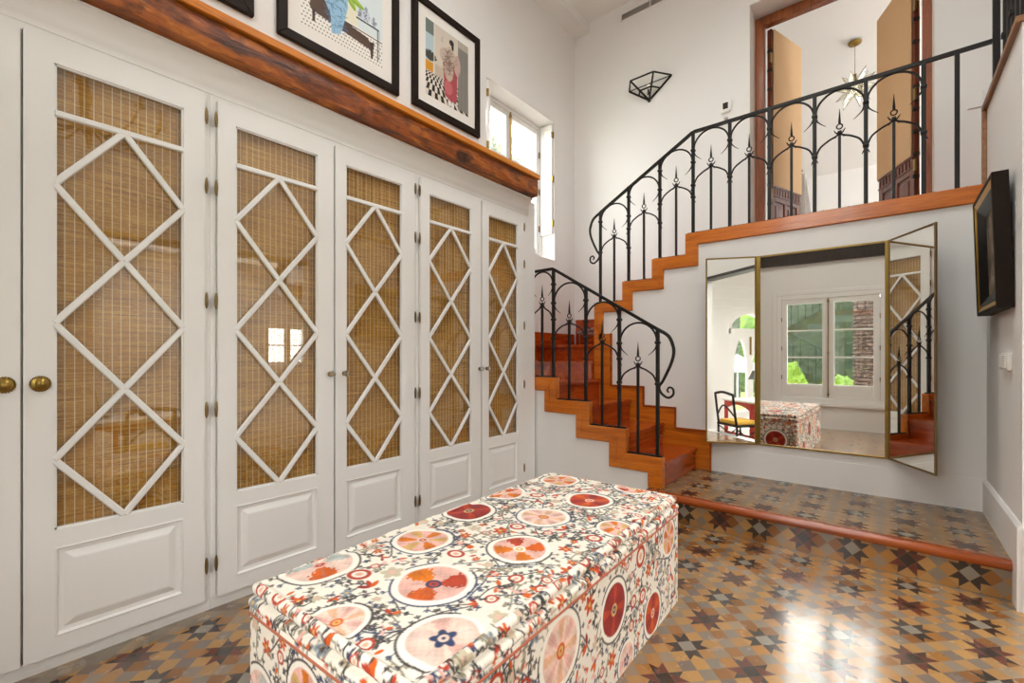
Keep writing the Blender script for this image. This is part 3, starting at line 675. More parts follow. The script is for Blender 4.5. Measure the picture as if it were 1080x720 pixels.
UY = 4.035
rb = thing('landing_railing', (-.9, UY, 2.19), 'long black wrought iron railing of the upper flight and landing', 'railing', 'wrought iron stair railings')
px = [-2.196, -1.898, -1.596, -1.303, -1.009, -.720, -.425, -.125, .175]; zt = [2.552, 2.738, 2.905, 3.066]+[3.068]*5
zb = [1.660, 1.838, 2.012, 2.19]+[2.19]*5; sb = [1.660, 1.838, 2.012]+[2.19]*5
MB().tube([(px[0], UY, zt[0]), (px[3]-.012, UY, 3.062), (px[3]+.012, UY, 3.068), (.487, UY, 3.070)], .0165, 4).build('hand_rail', M['iron'], rb)
col = [[] for _ in px]
for k in range(8):
    zc, zo = railing_bay(rb, px[k], px[k+1], zt[k], zt[k+1], UY, sb[k])
    for q in (k, k+1): col[q] += [zc-.005, zo]
for k in range(9): railing_post(rb, px[k], UY, zb[k], zt[k], col[k])
railing_post(rb, .333, UY, 2.19, 3.06, [])
for a, b, z in ((-2.232, -1.95, 1.660), (-1.934, -1.66, 1.838), (-1.645, -1.36, 2.012), (-1.345, .45, 2.192)):
    mb = MB().box(a, b, UY-.018, UY+.018, z, z+.009); m_ = max(2, int((b-a)/.14))
    for q in range(m_): mb.ball((a+(b-a)*(q+.5)/m_, UY, z+.010), .009, 8, (1, 1, .7))
    mb.build('base_bar', M['iron'], rb)
scroll_end(rb, px[0], UY, zt[0], -1)
# bars above the parapet
rc = thing('gallery_railing', (.52, 3.6, 2.668), 'black iron bars rising above the brown wall cap at the top right', 'railing', 'wrought iron stair railings')
MB().obar((.505, UY, 2.191), (.505, UY, 4.0), .032, .032).build('corner_post', M['iron'], rc, bevel=.003)
for k in range(8):
    y = 3.93-k*.115
    p = MB().obar((.53, y, 2.668), (.53, y, 3.55), .022, .022); p = p.build('post', M['iron'], rc)
    if k % 2 == 0: MB().box(.512, .548, y-.018, y+.018, 3.02, 3.05).build('collar', M['iron'], p, bevel=.003)
MB().box(.51, .55, 3.08, 4.02, 3.55, 3.575).build('hand_rail', M['iron'], rc)
MB().box(.51, .55, 3.08, 3.98, 2.668, 2.68).build('base_bar', M['iron'], rc)

# ------------------------------------------------------------------ folding mirror
mz0, mz1 = .448, 1.920
mr = thing('folding_mirror', (-.4, YM, mz0), 'brass framed triptych mirror with both side leaves swung forward', 'mirror')
def mleaf(name, p0, p1, z0, z1, th, w0, w1, mat, label=None):
    p0, p1 = Vector((*p0, 0)), Vector((*p1, 0)); d = p1-p0; L = d.length; d.normalize(); n = Vector((d.y, -d.x, 0))   # n points into the room
    def bx(mb, u0, u1, n0, n1, za, zb):
        vs = [p0+d*u+n*k+Vector((0, 0, z)) for z in (za, zb) for k in (n0, n1) for u in (u0, u1)]
        mb.add(vs, [(0, 2, 3, 1), (4, 5, 7, 6), (0, 1, 5, 4), (2, 6, 7, 3), (0, 4, 6, 2), (1, 3, 7, 5)])
    mb = MB(); bx(mb, 0, w0, 0, th, z0, z1); bx(mb, L-w1, L, 0, th, z0, z1); bx(mb, w0, L-w1, 0, th, z1-.012, z1); bx(mb, w0, L-w1, 0, th, z0, z0+.012)
    f = mb.build(name, mat, mr, bevel=.002)
    mb = MB(); bx(mb, w0-.003, L-w1+.003, th*.45, th*.62, z0+.008, z1-.008); mb.build('mirror_glass', M['mirror'], f)
    mb = MB(); bx(mb, .004, L-.004, 0, th*.4, z0+.004, z1-.004); mb.build('backing', M['darkwood'], f)
    return f
mleaf('center_panel', (-.805, YM-.001), (.004, YM-.001), mz0, mz1, .018, .030, .026, M['brass'])
mleaf('side_leaf', (-1.137, 3.822), (-.806, 3.984), mz0, mz1, .012, .011, .010, M['brass'])
mleaf('side_leaf', (.004, 3.982), (.217, 3.610), mz0, mz1, .012, .010, .012, M['bronze'])
for x in (-.806, .004):
    for z in (.62, 1.18, 1.75):
        MB().tube([(x, 3.975, z-.04), (x, 3.975, z+.04)], .007, 10).build('hinge', M['brass'], mr)

# ------------------------------------------------------------------ upstairs door
d1 = thing('door_1', (-.38, 5.1, LZ), 'open brown wooden double door upstairs with beige cloth panels', 'door', kind='structure')
fy0, fy1 = 5.08, 5.16
mb = MB().box(-1.035, -.955, fy0, fy1, LZ, 4.50).box(.212, .290, fy0, fy1, LZ, 4.50).box(-.955, .212, fy0, fy1, 4.41, 4.50)
mb.build('frame', M['doorwood'], d1, bevel=.004)
def dleaf(hx, hy, ex, ey, inner_sign):
    p0 = Vector((hx, hy, 0)); d = Vector((ex-hx, ey-hy, 0)); L = d.length; d.normalize(); n = Vector((-d.y, d.x, 0))*inner_sign
    def bx(mb, u0, u1, n0, n1, za, zb):
        vs = [p0+d*u+n*k+Vector((0, 0, z)) for z in (za, zb) for k in (n0, n1) for u in (u0, u1)]
        mb.add(vs, [(0, 2, 3, 1), (4, 5, 7, 6), (0, 1, 5, 4), (2, 6, 7, 3), (0, 4, 6, 2), (1, 3, 7, 5)])
    z0, z1, zc = LZ+.01, 4.40, 2.84
    mb = MB(); bx(mb, 0, .07, -.02, .02, z0, z1); bx(mb, L-.07, L, -.02, .02, z0, z1); bx(mb, .07, L-.07, -.02, .02, z1-.1, z1); bx(mb, .07, L-.07, -.02, .02, zc-.15, zc); bx(mb, .07, L-.07, -.02, .02, z0, z0+.12); bx(mb, L/2-.03, L/2+.03, -.02, .02, z0, zc-.15)
    bx(mb, .07, L-.07, -.008, .008, z0, zc)
    lf = mb.build('door_leaf', M['leafwood'], d1, bevel=.003)
    for a, b in ((.09, L/2-.05), (L/2+.05, L-.09)):
        mb = MB(); bx(mb, a, b, .0, .016, z0+.15, zc-.18); mb.build('panel', M['leafwood'], lf, bevel=.008)
    mb = MB(); bx(mb, 0, L, .02, .03, zc-.012, zc+.004); bx(mb, 0, L, .02, .028, zc-.10, zc-.088)
    for k in range(11): u = .02+(L-.05)*k/10; bx(mb, u-.012, u+.012, .02, .027, zc-.085, zc-.02)
    mb.build('dentil_frieze', M['leafwood'], lf)
    mb = MB(); bx(mb, .03, L+.004, .024, .034, zc+.004, z1-.005); mb.build('cloth_panel', M['linen'], lf)
    mb = MB()
    for k in range(9): z = z0+.5+k*.19; bx(mb, -.010, .012, -.015, .030, z-.014, z+.014)
    mb.build('edge_blocks', M['darkwood'], lf)
    for q in (2.75, 3.35, 4.1):
        mb = MB(); bx(mb, -.03, .0, .018, .03, q-.05, q+.05); mb.build('hinge', M['brass'], lf)
dleaf(-.925, 5.165, -.748, 5.70, -1)
dleaf(.182, 5.165, -.060, 5.705, 1)

# ------------------------------------------------------------------ star pendant upstairs
pc = Vector((-.3, 6.5, 4.19)); zceil = 5.18-(6.5-5.2)*.361
pd = thing('star_pendant', (pc.x, pc.y, zceil), 'clear glass star pendant lamp seen through the upstairs doorway', 'pendant lamp')
MB().lathe([(.0, .0), (.03, -.028), (.06, -.014), (.065, .004)], (pc.x, pc.y, zceil-.012), 'z', 20).build('canopy', M['brass'], pd, angle=.5)
MB().tube([(pc.x, pc.y, zceil-.01), (pc.x, pc.y, pc.z+.1)], .003, 6).build('cord', M['bronze'], pd)
MB().tube([(pc.x, pc.y, pc.z+.06), (pc.x, pc.y, pc.z+.15)], .016, 10).build('lamp_holder', M['bronze'], pd)
bm = bmesh.new(); bmesh.ops.create_icosphere(bm, subdivisions=1, radius=.082)
random.seed(5); edges = MB(); gl = MB()
done = set(); fl = [f for f in bm.faces]
for q, f in enumerate(fl):
    c = f.calc_center_median(); tipl = random.uniform(.19, .24); tip = pc+c.normalized()*tipl
    vs = [pc+v.co for v in f.verts]
    gl.add(vs+[tip], [(0, 1, 3), (1, 2, 3), (2, 0, 3)])
    for k in range(3):
        edges.tube([vs[k], tip], [.0026, .0018], 4); edges.tube([vs[k], vs[(k+1) % 3]], .0022, 4)
bm.free()
gl.build('glass_star', M['starglass'], pd); edges.build('star_wires', M['bronze'], pd)
MB().ball(pc, .026, 10).build('bulb', M['warmbulb'], pd)
ez = thing('white_post', (-.72, 6.0, 2.14), 'white post with a slanting brace just inside the upstairs doorway', 'post')
MB().box(-.775, -.715, 5.97, 6.03, 2.14, 3.16).build('upright', M['white'], ez, bevel=.006)
MB().obar((-.73, 6.0, 3.12), (-.60, 6.0, 2.14), .045, .045).build('brace', M['white'], ez, bevel=.004)
mb = MB().tube([(-.765, 5.985, 3.16), (-.765, 5.985, 3.27)], [.012, .004], 8); mb.torus((-.765, 5.985, 3.20), .022, .005, 'z', 12, 5)
mb.build('iron_finial', M['iron'], ez)

# ------------------------------------------------------------------ sconce, thermostat, grilles, switch
sc = thing('wall_sconce', (-2.03, YB, 3.95), 'black framed faceted glass wall lantern on the back wall', 'wall lamp')
rim = [Vector(p) for p in ((-2.271, YB-.006, 4.13), (-2.175, 4.664, 4.13), (-1.916, 4.663, 4.13), (-1.789, YB-.006, 4.13))]
tip = Vector((-2.035, YB-.01, 3.945))
mid = [r.lerp(tip, .50) for r in rim]
mb = MB()
for r in (rim, mid):
    for k in range(3): mb.tube([r[k], r[k+1]], .0095, 5)
for k in range(4): mb.tube([rim[k], mid[k], tip+Vector((0, -.004, 0))], .0105, 5)
mb.tube([rim[0], rim[3]], .006, 5); mb.ball(tip, .02, 8)
mb.build('lantern_frame', M['iron'], sc)
mb = MB()
for k in range(3): mb.add([rim[k], rim[k+1], mid[k+1], mid[k]], [(0, 1, 2, 3)]); mb.add([mid[k], mid[k+1], tip], [(0, 1, 2)])
mb.build('glass_panes', M['glass'], sc)
MB().tube([(-2.03, YB-.045, 3.99), (-2.03, YB-.045, 4.05)], .011, 8).build('candle', M['iron'], sc)
MB().ball((-2.03, YB-.045, 4.075), .02, 10, (1, 1, 1.4)).build('bulb', M['warmbulb'], sc)
th = thing('thermostat', (-1.245, YB, 3.6), 'white square thermostat with a dark screen on the back wall', 'thermostat')
MB().box(-1.293, -1.20, YB-.022, YB-.0005, 3.545, 3.665).build('housing', M['plastic'], th, bevel=.006, seg=2)
MB().box(-1.272, -1.224, YB-.025, YB-.02, 3.578, 3.640).build('display', M['screen'], th, bevel=.001)
tag(MB().box(-1.262, -1.228, YB-.014, YB-.0005, 3.475, 3.50).build('wall_sensor', M['grille'], None, bevel=.003), 'tiny grey sensor just below the thermostat', 'sensor')
vg = thing('vent_grille', (-2.0, YB, 4.96), 'long grey ventilation grille high on the back wall', 'vent')
mb = MB().box(-2.375, -1.50, YB-.012, YB-.0005, 4.962, 4.972).box(-2.375, -1.50, YB-.012, YB-.0005, 5.04, 5.05).box(-2.375, -2.365, YB-.012, YB-.0005, 4.962, 5.05).box(-2.03, -2.02, YB-.012, YB-.0005, 4.962, 5.05).box(-1.51, -1.5, YB-.012, YB-.0005, 4.962, 5.05)
mb.build('grille_frame', M['white'], vg)
mb = MB().box(-2.37, -1.505, YB-.003, YB-.001, 4.965, 5.047)
for k in range(7): z = 4.975+k*.0105; mb.add([(-2.37, YB-.011, z), (-1.505, YB-.011, z), (-1.505, YB-.003, z+.008), (-2.37, YB-.003, z+.008)], [(0, 1, 2, 3)])
mb.build('slats', M['grille'], vg)
tag(MB().box(.452, .54, YB-.012, YB-.0005, 2.995, 3.115).build('vent_cover', M['wall'], None, bevel=.003), 'small white cover plate on the wall above the landing', 'cover plate')
sw = thing('light_switch', (XR, 3.33, 1.07), 'white light switch on the right wall below the box frame', 'light switch')
MB().box(XR-.018, XR-.0005, 3.235, 3.425, 1.072, 1.160).build('switch_plate', M['plastic'], sw, bevel=.004)
for a, b in ((3.247, 3.328), (3.332, 3.413)): MB().box(XR-.026, XR-.016, a, b, 1.082, 1.150).build('rocker', M['plastic'], sw, bevel=.004)

# ------------------------------------------------------------------ painting helper
class Cv:
    def __init__(s, w, h, res, base):
        s.res = res; s.nx, s.ny = int(round(w/res))+1, int(round(h/res))+1; s.w, s.h = w, h
        s.a = np.empty((s.ny, s.nx, 3)); s.a[:] = base
        s.X, s.Y = np.meshgrid(np.linspace(0, w, s.nx), np.linspace(0, h, s.ny))
    def win(s, x0, x1, y0, y1):
        i0, i1 = max(0, int(x0/s.w*(s.nx-1))-1), min(s.nx, int(x1/s.w*(s.nx-1))+3); j0, j1 = max(0, int(y0/s.h*(s.ny-1))-1), min(s.ny, int(y1/s.h*(s.ny-1))+3)
        return (slice(j0, j1), slice(i0, i1)) if i1 > i0 and j1 > j0 else None
    def put(s, w, mask, col):
        m = np.clip(mask, 0, 1)[..., None]; s.a[w] = s.a[w]*(1-m)+np.asarray(col)*m
    def ell(s, cx, cy, rx, ry, col, ang=0, al=1.0):
        R = max(rx, ry); w = s.win(cx-R, cx+R, cy-R, cy+R)
        if w is None: return
        x, y = s.X[w]-cx, s.Y[w]-cy; c, q = math.cos(ang), math.sin(ang); u, v = x*c+y*q, -x*q+y*c
        d = np.sqrt((u/rx)**2+(v/ry)**2); s.put(w, np.clip((1-d)*min(rx, ry)/s.res+.5, 0, 1)*al, col)
    def leaf(s, cx, cy, L, wd, col, ang, al=1.0):
        w = s.win(cx-L, cx+L, cy-L, cy+L)
        if w is None: return
        x, y = s.X[w]-cx, s.Y[w]-cy; c, q = math.cos(ang), math.sin(ang); u, v = (x*c+y*q)/L, -x*q+y*c
        prof = wd*np.clip(4*u*(1-u), 0, 1)**.7
        s.put(w, np.where((u >= 0) & (u <= 1), np.clip((prof-np.abs(v))/s.res+.5, 0, 1), 0)*al, col)
    def seg(s, x0, y0, x1, y1, wd, col, al=1.0):
        w = s.win(min(x0, x1)-wd, max(x0, x1)+wd, min(y0, y1)-wd, max(y0, y1)+wd)
        if w is None: return
        dx, dy = x1-x0, y1-y0; L2 = dx*dx+dy*dy+1e-12; t = np.clip(((s.X[w]-x0)*dx+(s.Y[w]-y0)*dy)/L2, 0, 1)
        d = np.hypot(s.X[w]-x0-t*dx, s.Y[w]-y0-t*dy); s.put(w, np.clip((wd-d)/s.res+.5, 0, 1)*al, col)
    def line(s, pts, wd, col, al=1.0):
        for (a, b), (c, d) in zip(pts[:-1], pts[1:]): s.seg(a, b, c, d, wd, col, al)
    def poly(s, pts, col, al=1.0):
        P = np.array(pts); w = s.win(P[:, 0].min(), P[:, 0].max(), P[:, 1].min(), P[:, 1].max())
        if w is None: return
        x, y = s.X[w], s.Y[w]; ins = np.zeros(x.shape, bool)
        for k in range(len(P)):
            (x0, y0), (x1, y1) = P[k], P[(k+1) % len(P)]
            if y0 == y1: continue
            ins ^= ((y0 > y) != (y1 > y)) & (x < (x1-x0)*(y-y0)/(y1-y0)+x0)
        s.put(w, ins*al, col)
    def rect(s, x0, x1, y0, y1, col): s.poly([(x0, y0), (x1, y0), (x1, y1), (x0, y1)], col)
def set_colors(me, cols):
    at = me.color_attributes.new('Col', 'FLOAT_COLOR', 'POINT')
    c = np.ones((len(cols), 4), dtype=np.float32); c[:, :3] = cols; at.data.foreach_set('color', c.ravel())
def grid_mesh(name, P, cols, mat, parent, smooth=True, wrap=False):
    ny, nx = P.shape[:2]; me = bpy.data.meshes.new(name)
    v = (P.reshape(-1, 3)-np.array(wloc(parent) if parent else (0, 0, 0))).tolist()
    idx = np.arange(ny*nx).reshape(ny, nx)
    a, b, c, d = idx[:-1, :-1], idx[:-1, 1:], idx[1:, 1:], idx[1:, :-1]
    f = np.stack([a, b, c, d], -1).reshape(-1, 4).tolist()
    me.from_pydata(v, [], f); me.update(); set_colors(me, np.clip(cols.reshape(-1, 3), 0, 1))
    me.materials.append(mat)
    if smooth: me.shade_smooth()
    o = bpy.data.objects.new(name, me); COL.objects.link(o)
    if parent: o.parent = parent
    return o

# ------------------------------------------------------------------ pictures above the beam
def framed(y0, y1, z0, z1, label, painter, fw=.062, mw=.085):
    t = thing('framed_picture', (XL+.02, (y0+y1)/2, z0), label, 'picture', 'framed prints above the wardrobes')
    xa, xb = XL+.002, XL+.034
    mb = MB()
    for poly in ([(y0, z0), (y1, z0), (y1-fw, z0+fw), (y0+fw, z0+fw)], [(y0, z1), (y1, z1), (y1-fw, z1-fw), (y0+fw, z1-fw)], [(y0, z0), (y0+fw, z0+fw), (y0+fw, z1-fw), (y0, z1)], [(y1, z0), (y1-fw, z0+fw), (y1-fw, z1-fw), (y1, z1)]):
        mb.prism(poly, *YZ(xa, xb))
    mb.build('frame', M['framebrown'], t, bevel=.004)
    MB().box(xa, xa+.012, y0+fw-.004, y1-fw+.004, z0+fw-.004, z1-fw+.004).build('mount', M['mat'], t)
    a0, a1, b0, b1 = y0+fw+mw, y1-fw-mw, z0+fw+mw, z1-fw-mw
    cv = Cv(a1-a0, b1-b0, .004, lin(214, 226, 228)); painter(cv, a1-a0, b1-b0)
    P = np.stack([np.full(cv.X.shape, xa+.0135), a0+cv.X, b0+cv.Y], -1)
    grid_mesh('print', P, cv.a, M['print'], t, smooth=False)
rng = np.random.default_rng(7)
def art_bench(c, W, Hh):
    k = W/.63
    c.rect(0, W, 0, .20*k, lin(236, 233, 226))
    for r in range(7):
        for q in range(28): c.ell(.012+q*.0235*k+(.012 if r % 2 else 0), .012+r*.026*k, .0055, .0045, lin(34, 34, 38))
    c.rect(0, W, .185*k, .195*k, lin(44, 44, 50)); c.rect(.30*k, .42*k, .20*k, Hh, lin(226, 224, 200))
    c.poly([(.06*k, .16*k), (.12*k, .31*k), (.17*k, .30*k), (.22*k, .20*k), (.50*k, .17*k), (.53*k, .14*k), (.53*k, .09*k), (.08*k, .13*k)], lin(88, 70, 60))
    c.poly([(.52*k, .15*k), (.56*k, .16*k), (.545*k, .03*k), (.53*k, .03*k)], lin(70, 56, 50)); c.rect(.08*k, .10*k, .06*k, .14*k, lin(70, 56, 50))
    c.poly([(.14*k, .30*k), (.17*k, .62*k), (.30*k, .62*k), (.345*k, .30*k), (.29*k, .08*k), (.22*k, .05*k), (.21*k, .18*k)], lin(150, 190, 216))
    for q in range(160):
        x, y = rng.uniform(.17, .33)*k, rng.uniform(.10, .58)*k; c.line([(x, y), (x+.02*rng.normal(), y+.02*rng.normal())], .003, lin(84, 118, 156), .7)
    for a, L in ((.4, .15), (-.3, .16), (1.0, .14), (-.9, .12), (1.5, .16)): c.leaf(.33*k, .40*k, L*k, .022*k, lin(140, 178, 60), a); c.leaf(.33*k, .40*k, L*.8*k, .008*k, lin(170, 200, 90), a+.1)
    c.rect(.41*k, .60*k, .265*k, .275*k, lin(44, 44, 52)); c.rect(.585*k, .593*k, .03*k, .27*k, lin(60, 60, 66)); c.rect(.60*k, .606*k, .05*k, .27*k, lin(60, 60, 66))
    for x, s in ((.44, .03), (.49, .045), (.555, .03)):
        c.ell(x*k, .275*k+s*k, s*.75*k, s*k, lin(196, 204, 216)); c.ell(x*k, .275*k+s*2.1*k, s*.3*k, s*.4*k, lin(150, 160, 180))
        for q in range(14): c.ell(x*k+rng.normal()*s*.3*k, .275*k+s*k+rng.normal()*s*.4*k, .004, .004, lin(50, 60, 96))
def art_lady(c, W, Hh):
    c.rect(0, W, 0, Hh, lin(206, 196, 182)); k = Hh/.64
    c.rect(.0, .09, .42*k, Hh, lin(112, 122, 116)); c.rect(0, .09, .30*k, .52*k, lin(176, 196, 202))
    c.rect(0, .08, .21*k, .29*k, lin(208, 146, 46))
    for q in range(30): c.leaf(.045, .30*k, .09, .008, lin(70, 74, 70), rng.uniform(.4, 2.7))
    c.rect(.088, .098, .2*k, Hh, lin(226, 220, 206)); c.rect(.10, W, .20*k, .30*k, lin(190, 176, 160))
    v = .34*k-c.Y; u = (c.X-.10)/np.maximum(v, .03); dp = 1/np.maximum(v, .03)
    chk = (np.floor(u*9*k)+np.floor(dp*1.15/k)) % 2
    fl = c.Y < .205*k; c.a[fl] = np.where(chk[fl][:, None] > .5, np.array(lin(40, 36, 38)), np.array(lin(216, 208, 196)))
    c.rect(W*.74, W, .02*k, Hh*.9, lin(150, 146, 138))
    for q in range(40):
        y = .02*k+q*.016*k
        for p in range(8): c.ell(W*.755+p*.016, y, .005, .005, lin(70, 66, 64))
    xm = W*.55
    c.poly([(xm-.085, .38*k), (xm+.09, .40*k), (xm+.08, .07*k), (xm+.01, .05*k), (xm-.06, .08*k)], lin(168, 78, 84))
    c.ell(xm-.02, .16*k, .05, .06*k, lin(190, 104, 108))
    c.ell(xm, .43*k, .075, .085*k, lin(192, 174, 158)); c.ell(xm-.015, .32*k, .055, .10*k, lin(188, 170, 154)); c.ell(xm-.075, .42*k, .045, .06*k, lin(190, 172, 158)); c.ell(xm+.085, .40*k, .04, .09*k, lin(186, 160, 150))
    for q in range(190):
        x, y = xm-.005+rng.normal()*.035, .38*k+rng.normal()*.06; c.line([(x, y), (x+.012*rng.normal(), y+.012*rng.normal())], .0025, lin(110, 84, 76), .8)
    c.ell(xm+.012, .55*k, .026, .036, lin(206, 186, 170)); c.ell(xm+.018, .57*k, .028, .026, lin(50, 44, 42)); c.ell(xm+.03, .54*k, .014, .035, lin(50, 44, 42))
    c.ell(xm-.01, .03*k, .014, .03*k, lin(230, 226, 220)); c.ell(xm+.035, .025*k, .014, .03*k, lin(230, 226, 220))
def art_grey(c, W, Hh):
    c.rect(0, W, 0, Hh, lin(222, 220, 214)); c.rect(0, W, 0, .14, lin(60, 60, 62))
    for q in range(9): c.ell(.04+q*.07, .2, .03, .06, lin(120, 130, 140))
framed(.22, 1.146, 3.197, 4.10, 'dark framed print at the top left whose lower corner only shows', art_grey)
framed(1.286, 2.212, 3.183, 4.10, 'dark framed print of a blue vase on a brown bench', art_bench)
framed(2.344, 3.132, 3.188, 4.115, 'dark framed print of a woman in a pink skirt on a chequered floor', art_lady, .058, .085)

# ------------------------------------------------------------------ deep box frame on the right wall
bf = thing('box_frame', (XR, 3.48, 1.375), 'deep dark box frame with a gilded inner slip on the right wall', 'picture')
y0, y1, z0, z1 = 3.17, 3.80, 0, .655
tilt = lambda x, z: (XR-.004-.018*(z/z1)+x, z+1.375)
def bfp(mb, ring0, ring1):
    (m0, x0), (m1, x1) = ring0, ring1
    vs = []
    for m, x in ((m0, x0), (m1, x1)):
        for y, z in ((y0+m, z0+m), (y1-m, z0+m), (y1-m, z1-m), (y0+m, z1-m)):
            q = tilt(x, z); vs.append((q[0], y, q[1]))
    mb.add(vs, [(j, (j+1) % 4, 4+(j+1) % 4, 4+j) for j in range(4)])
mb = MB()
for a, b in (((0, 0), (0, -.058)), ((0, -.058), (.012, -.060)), ((.012, -.060), (.020, -.055)), ((.0, 0), (.10, 0))): bfp(mb, a, b)
mb.build('frame', M['framebrown'], bf)
mb = MB(); bfp(mb, (.020, -.055), (.046, -.044)); mb.build('gilt_slip', M['gold'], bf)
mb = MB(); bfp(mb, (.046, -.044), (.054, -.050)); bfp(mb, (.054, -.050), (.105, -.020)); mb.build('inner_slip', M['black'], bf)
cv = Cv(y1-y0-.21, z1-.21, .01, lin(120, 104, 84))
for q in range(60): cv.ell(rng.uniform(0, cv.w), rng.uniform(0, cv.h), rng.uniform(.02, .06), rng.uniform(.02, .06), lin(*rng.choice([(150, 136, 112), (92, 78, 60), (170, 160, 140), (70, 60, 50)])), al=.5)
P = np.stack([XR-.004-.018*((cv.Y+.105)/z1)-.019, y0+.105+cv.X, 1.375+.105+cv.Y], -1)
grid_mesh('painting', P, cv.a, M['print'], bf, smooth=False)

# ------------------------------------------------------------------ ottoman in suzani cloth
CREAM = lin(246, 238, 224)
C_DK, C_BL, C_TP = lin(66, 62, 60), lin(52, 66, 100), lin(150, 140, 118)
C_OR, C_RD, C_PK, C_PP, C_YE, C_DR = lin(214, 96, 26), lin(188, 66, 40), lin(234, 182, 168), lin(240, 206, 190), lin(222, 178, 110), lin(150, 44, 40)
rs = np.random.default_rng(11)
def sprig(c, x, y, a, L, dark):
    x1, y1 = x+L*math.cos(a), y+L*math.sin(a)
    c.seg(x, y, x1, y1, .0017, dark)
    for s in (-.75, .75): c.leaf(x1-.3*L*math.cos(a), y1-.3*L*math.sin(a), L*.85, .0029, dark, a+s)
    c.leaf(x1, y1, L*.6, .0028, dark, a)
def stem(c, pts, dark, step=.03):
    c.line(pts, .0025, dark); acc = 0; sd = 1
    for (a, b), (d, e) in zip(pts[:-1], pts[1:]):
        acc += math.hypot(d-a, e-b)
        if acc > step: acc = 0; sd *= -1; sprig(c, d, e, math.atan2(e-b, d-a)+sd*.95, .016, dark)
def medallion(c, x, y, r, style, ry=1.0):
    dark = C_DK if rs.random() < .7 else C_BL
    a0 = rs.uniform(0, 6.28); R = r*1.24
    pts = [(x+R*math.cos(a0+5.2*k/48), y+R*math.sin(a0+5.2*k/48)) for k in range(49)]
    c.ell(x, y, r*1.17, r*1.17, lin(250, 244, 232))
    c.line(pts, .0031, dark)
    for k in range(1, 48, 4):
        a, b = pts[k]; th_ = math.atan2(b-y, a-x)
        sprig(c, a, b, th_+rs.uniform(-.5, .5), .017, dark if rs.random() < .7 else C_BL)
    n, base_c, lobe_c, ctr = style
    w = c.win(x-r, x+r, y-r, y+r)
    if w is None: return
    dx, dy = c.X[w]-x, c.Y[w]-y; rr = np.hypot(dx, dy); th_ = np.arctan2(dy, dx)+a0
    q = th_/(2*PI)*n; fr = np.abs(q % 1-.5)*2; sec = np.floor(q).astype(int) % n
    ser = .10*np.sin(rr*260+sec*2)*np.sin(th_*23)+.06*np.sin(dx*310+dy*170)
    wash = 1+.16*np.sin(dx*60+sec*1.7)*np.sin(dy*70+1)+.06*np.sin(dx*300)*np.sin(dy*280)
    c.put(w, np.clip((r-rr)/c.res+.5, 0, 1), np.array(base_c)*wash[..., None])
    lc = np.array(lobe_c)[sec % len(lobe_c)]*(wash*(1.12-.25*(rr/r)))[..., None]
    wid = .56-.35*np.abs(rr/r-.6)+ser*(1 if n < 6 else .4)
    lobe = np.clip((wid-fr)*r*.9/c.res+.5, 0, 1)*np.clip((r*.97-rr)/c.res, 0, 1)*np.clip((rr-r*.2)/c.res, 0, 1)
    c.put(w, lobe, lc)
    c.put(w, np.where((fr < .05) & (rr < r*.85) & (rr > r*.3), .35, 0), np.array(lobe_c[0])*.6)
    if ctr[0] == C_BL and n == 5:
        for k in range(5): a = k*1.2566; c.ell(x+.22*r*math.cos(a), y+.22*r*math.sin(a), r*.17, r*.12, C_BL, a)
    c.ell(x, y, r*.24, r*.24, ctr[0]); c.ell(x, y, r*.15, r*.15, ctr[1]); c.ell(x, y, r*.06, r*.06, ctr[0])
OR2 = lin(222, 120, 22)
ST = [(3, C_PK, [C_OR, C_RD, OR2], (C_BL, C_RD)), (4, C_PK, [OR2, C_OR, C_RD], (lin(246, 238, 220), C_YE)), (6, C_PK, [OR2, C_YE], (lin(228, 204, 196), C_OR)), (3, C_PP, [lin(178, 184, 182), C_OR, lin(190, 196, 190)], (C_PK, C_RD)),
      (8, C_DR, [C_RD, lin(150, 40, 36)], (C_YE, C_BL)), (8, C_PP, [C_PK, lin(236, 186, 150)], (C_OR, C_YE)), (6, C_RD, [C_OR, C_DR], (C_PP, C_OR)), (5, C_PP, [lin(238, 206, 192), C_PK], (C_BL, C_PP))]
def flower(c, x, y, r):
    k = rs.integers(0, 6)
    if k == 0:
        for q in range(5): a = q*1.2566+.3; c.ell(x+.55*r*math.cos(a), y+.55*r*math.sin(a), r*.5, r*.34, lin(166, 172, 174), a); c.ell(x+.55*r*math.cos(a), y+.55*r*math.sin(a), r*.3, r*.16, C_BL, a, .6)
        c.ell(x, y, r*.25, r*.25, C_YE)
    elif k == 1: c.ell(x, y, r, r, C_RD); c.ell(x, y, r*.62, r*.62, CREAM); c.ell(x, y, r*.35, r*.35, C_PK); c.ell(x, y, r*.15, r*.15, C_YE)
    elif k == 2:
        for q in range(6): a = q*1.047; c.leaf(x, y, r*1.1, r*.26, C_OR if q % 2 else C_RD, a)
        c.ell(x, y, r*.25, r*.25, C_YE)
    elif k == 3:
        for q in range(5): a = q*1.2566; c.ell(x+.5*r*math.cos(a), y+.5*r*math.sin(a), r*.5, r*.36, lin(206, 192, 164), a)
        c.ell(x, y, r*.3, r*.3, C_PK)
    elif k == 4:
        for q in range(3): c.leaf(x, y, r*1.5, r*.3, (C_DR, C_RD, C_OR)[q], rs.uniform(0, 6.28))
    else:
        for q in range(4): c.leaf(x, y, r*1.4, r*.28, C_PK if q % 2 else C_OR, q*.5+rs.uniform(0, 6.28))
        c.ell(x, y, r*.22, r*.22, C_BL)
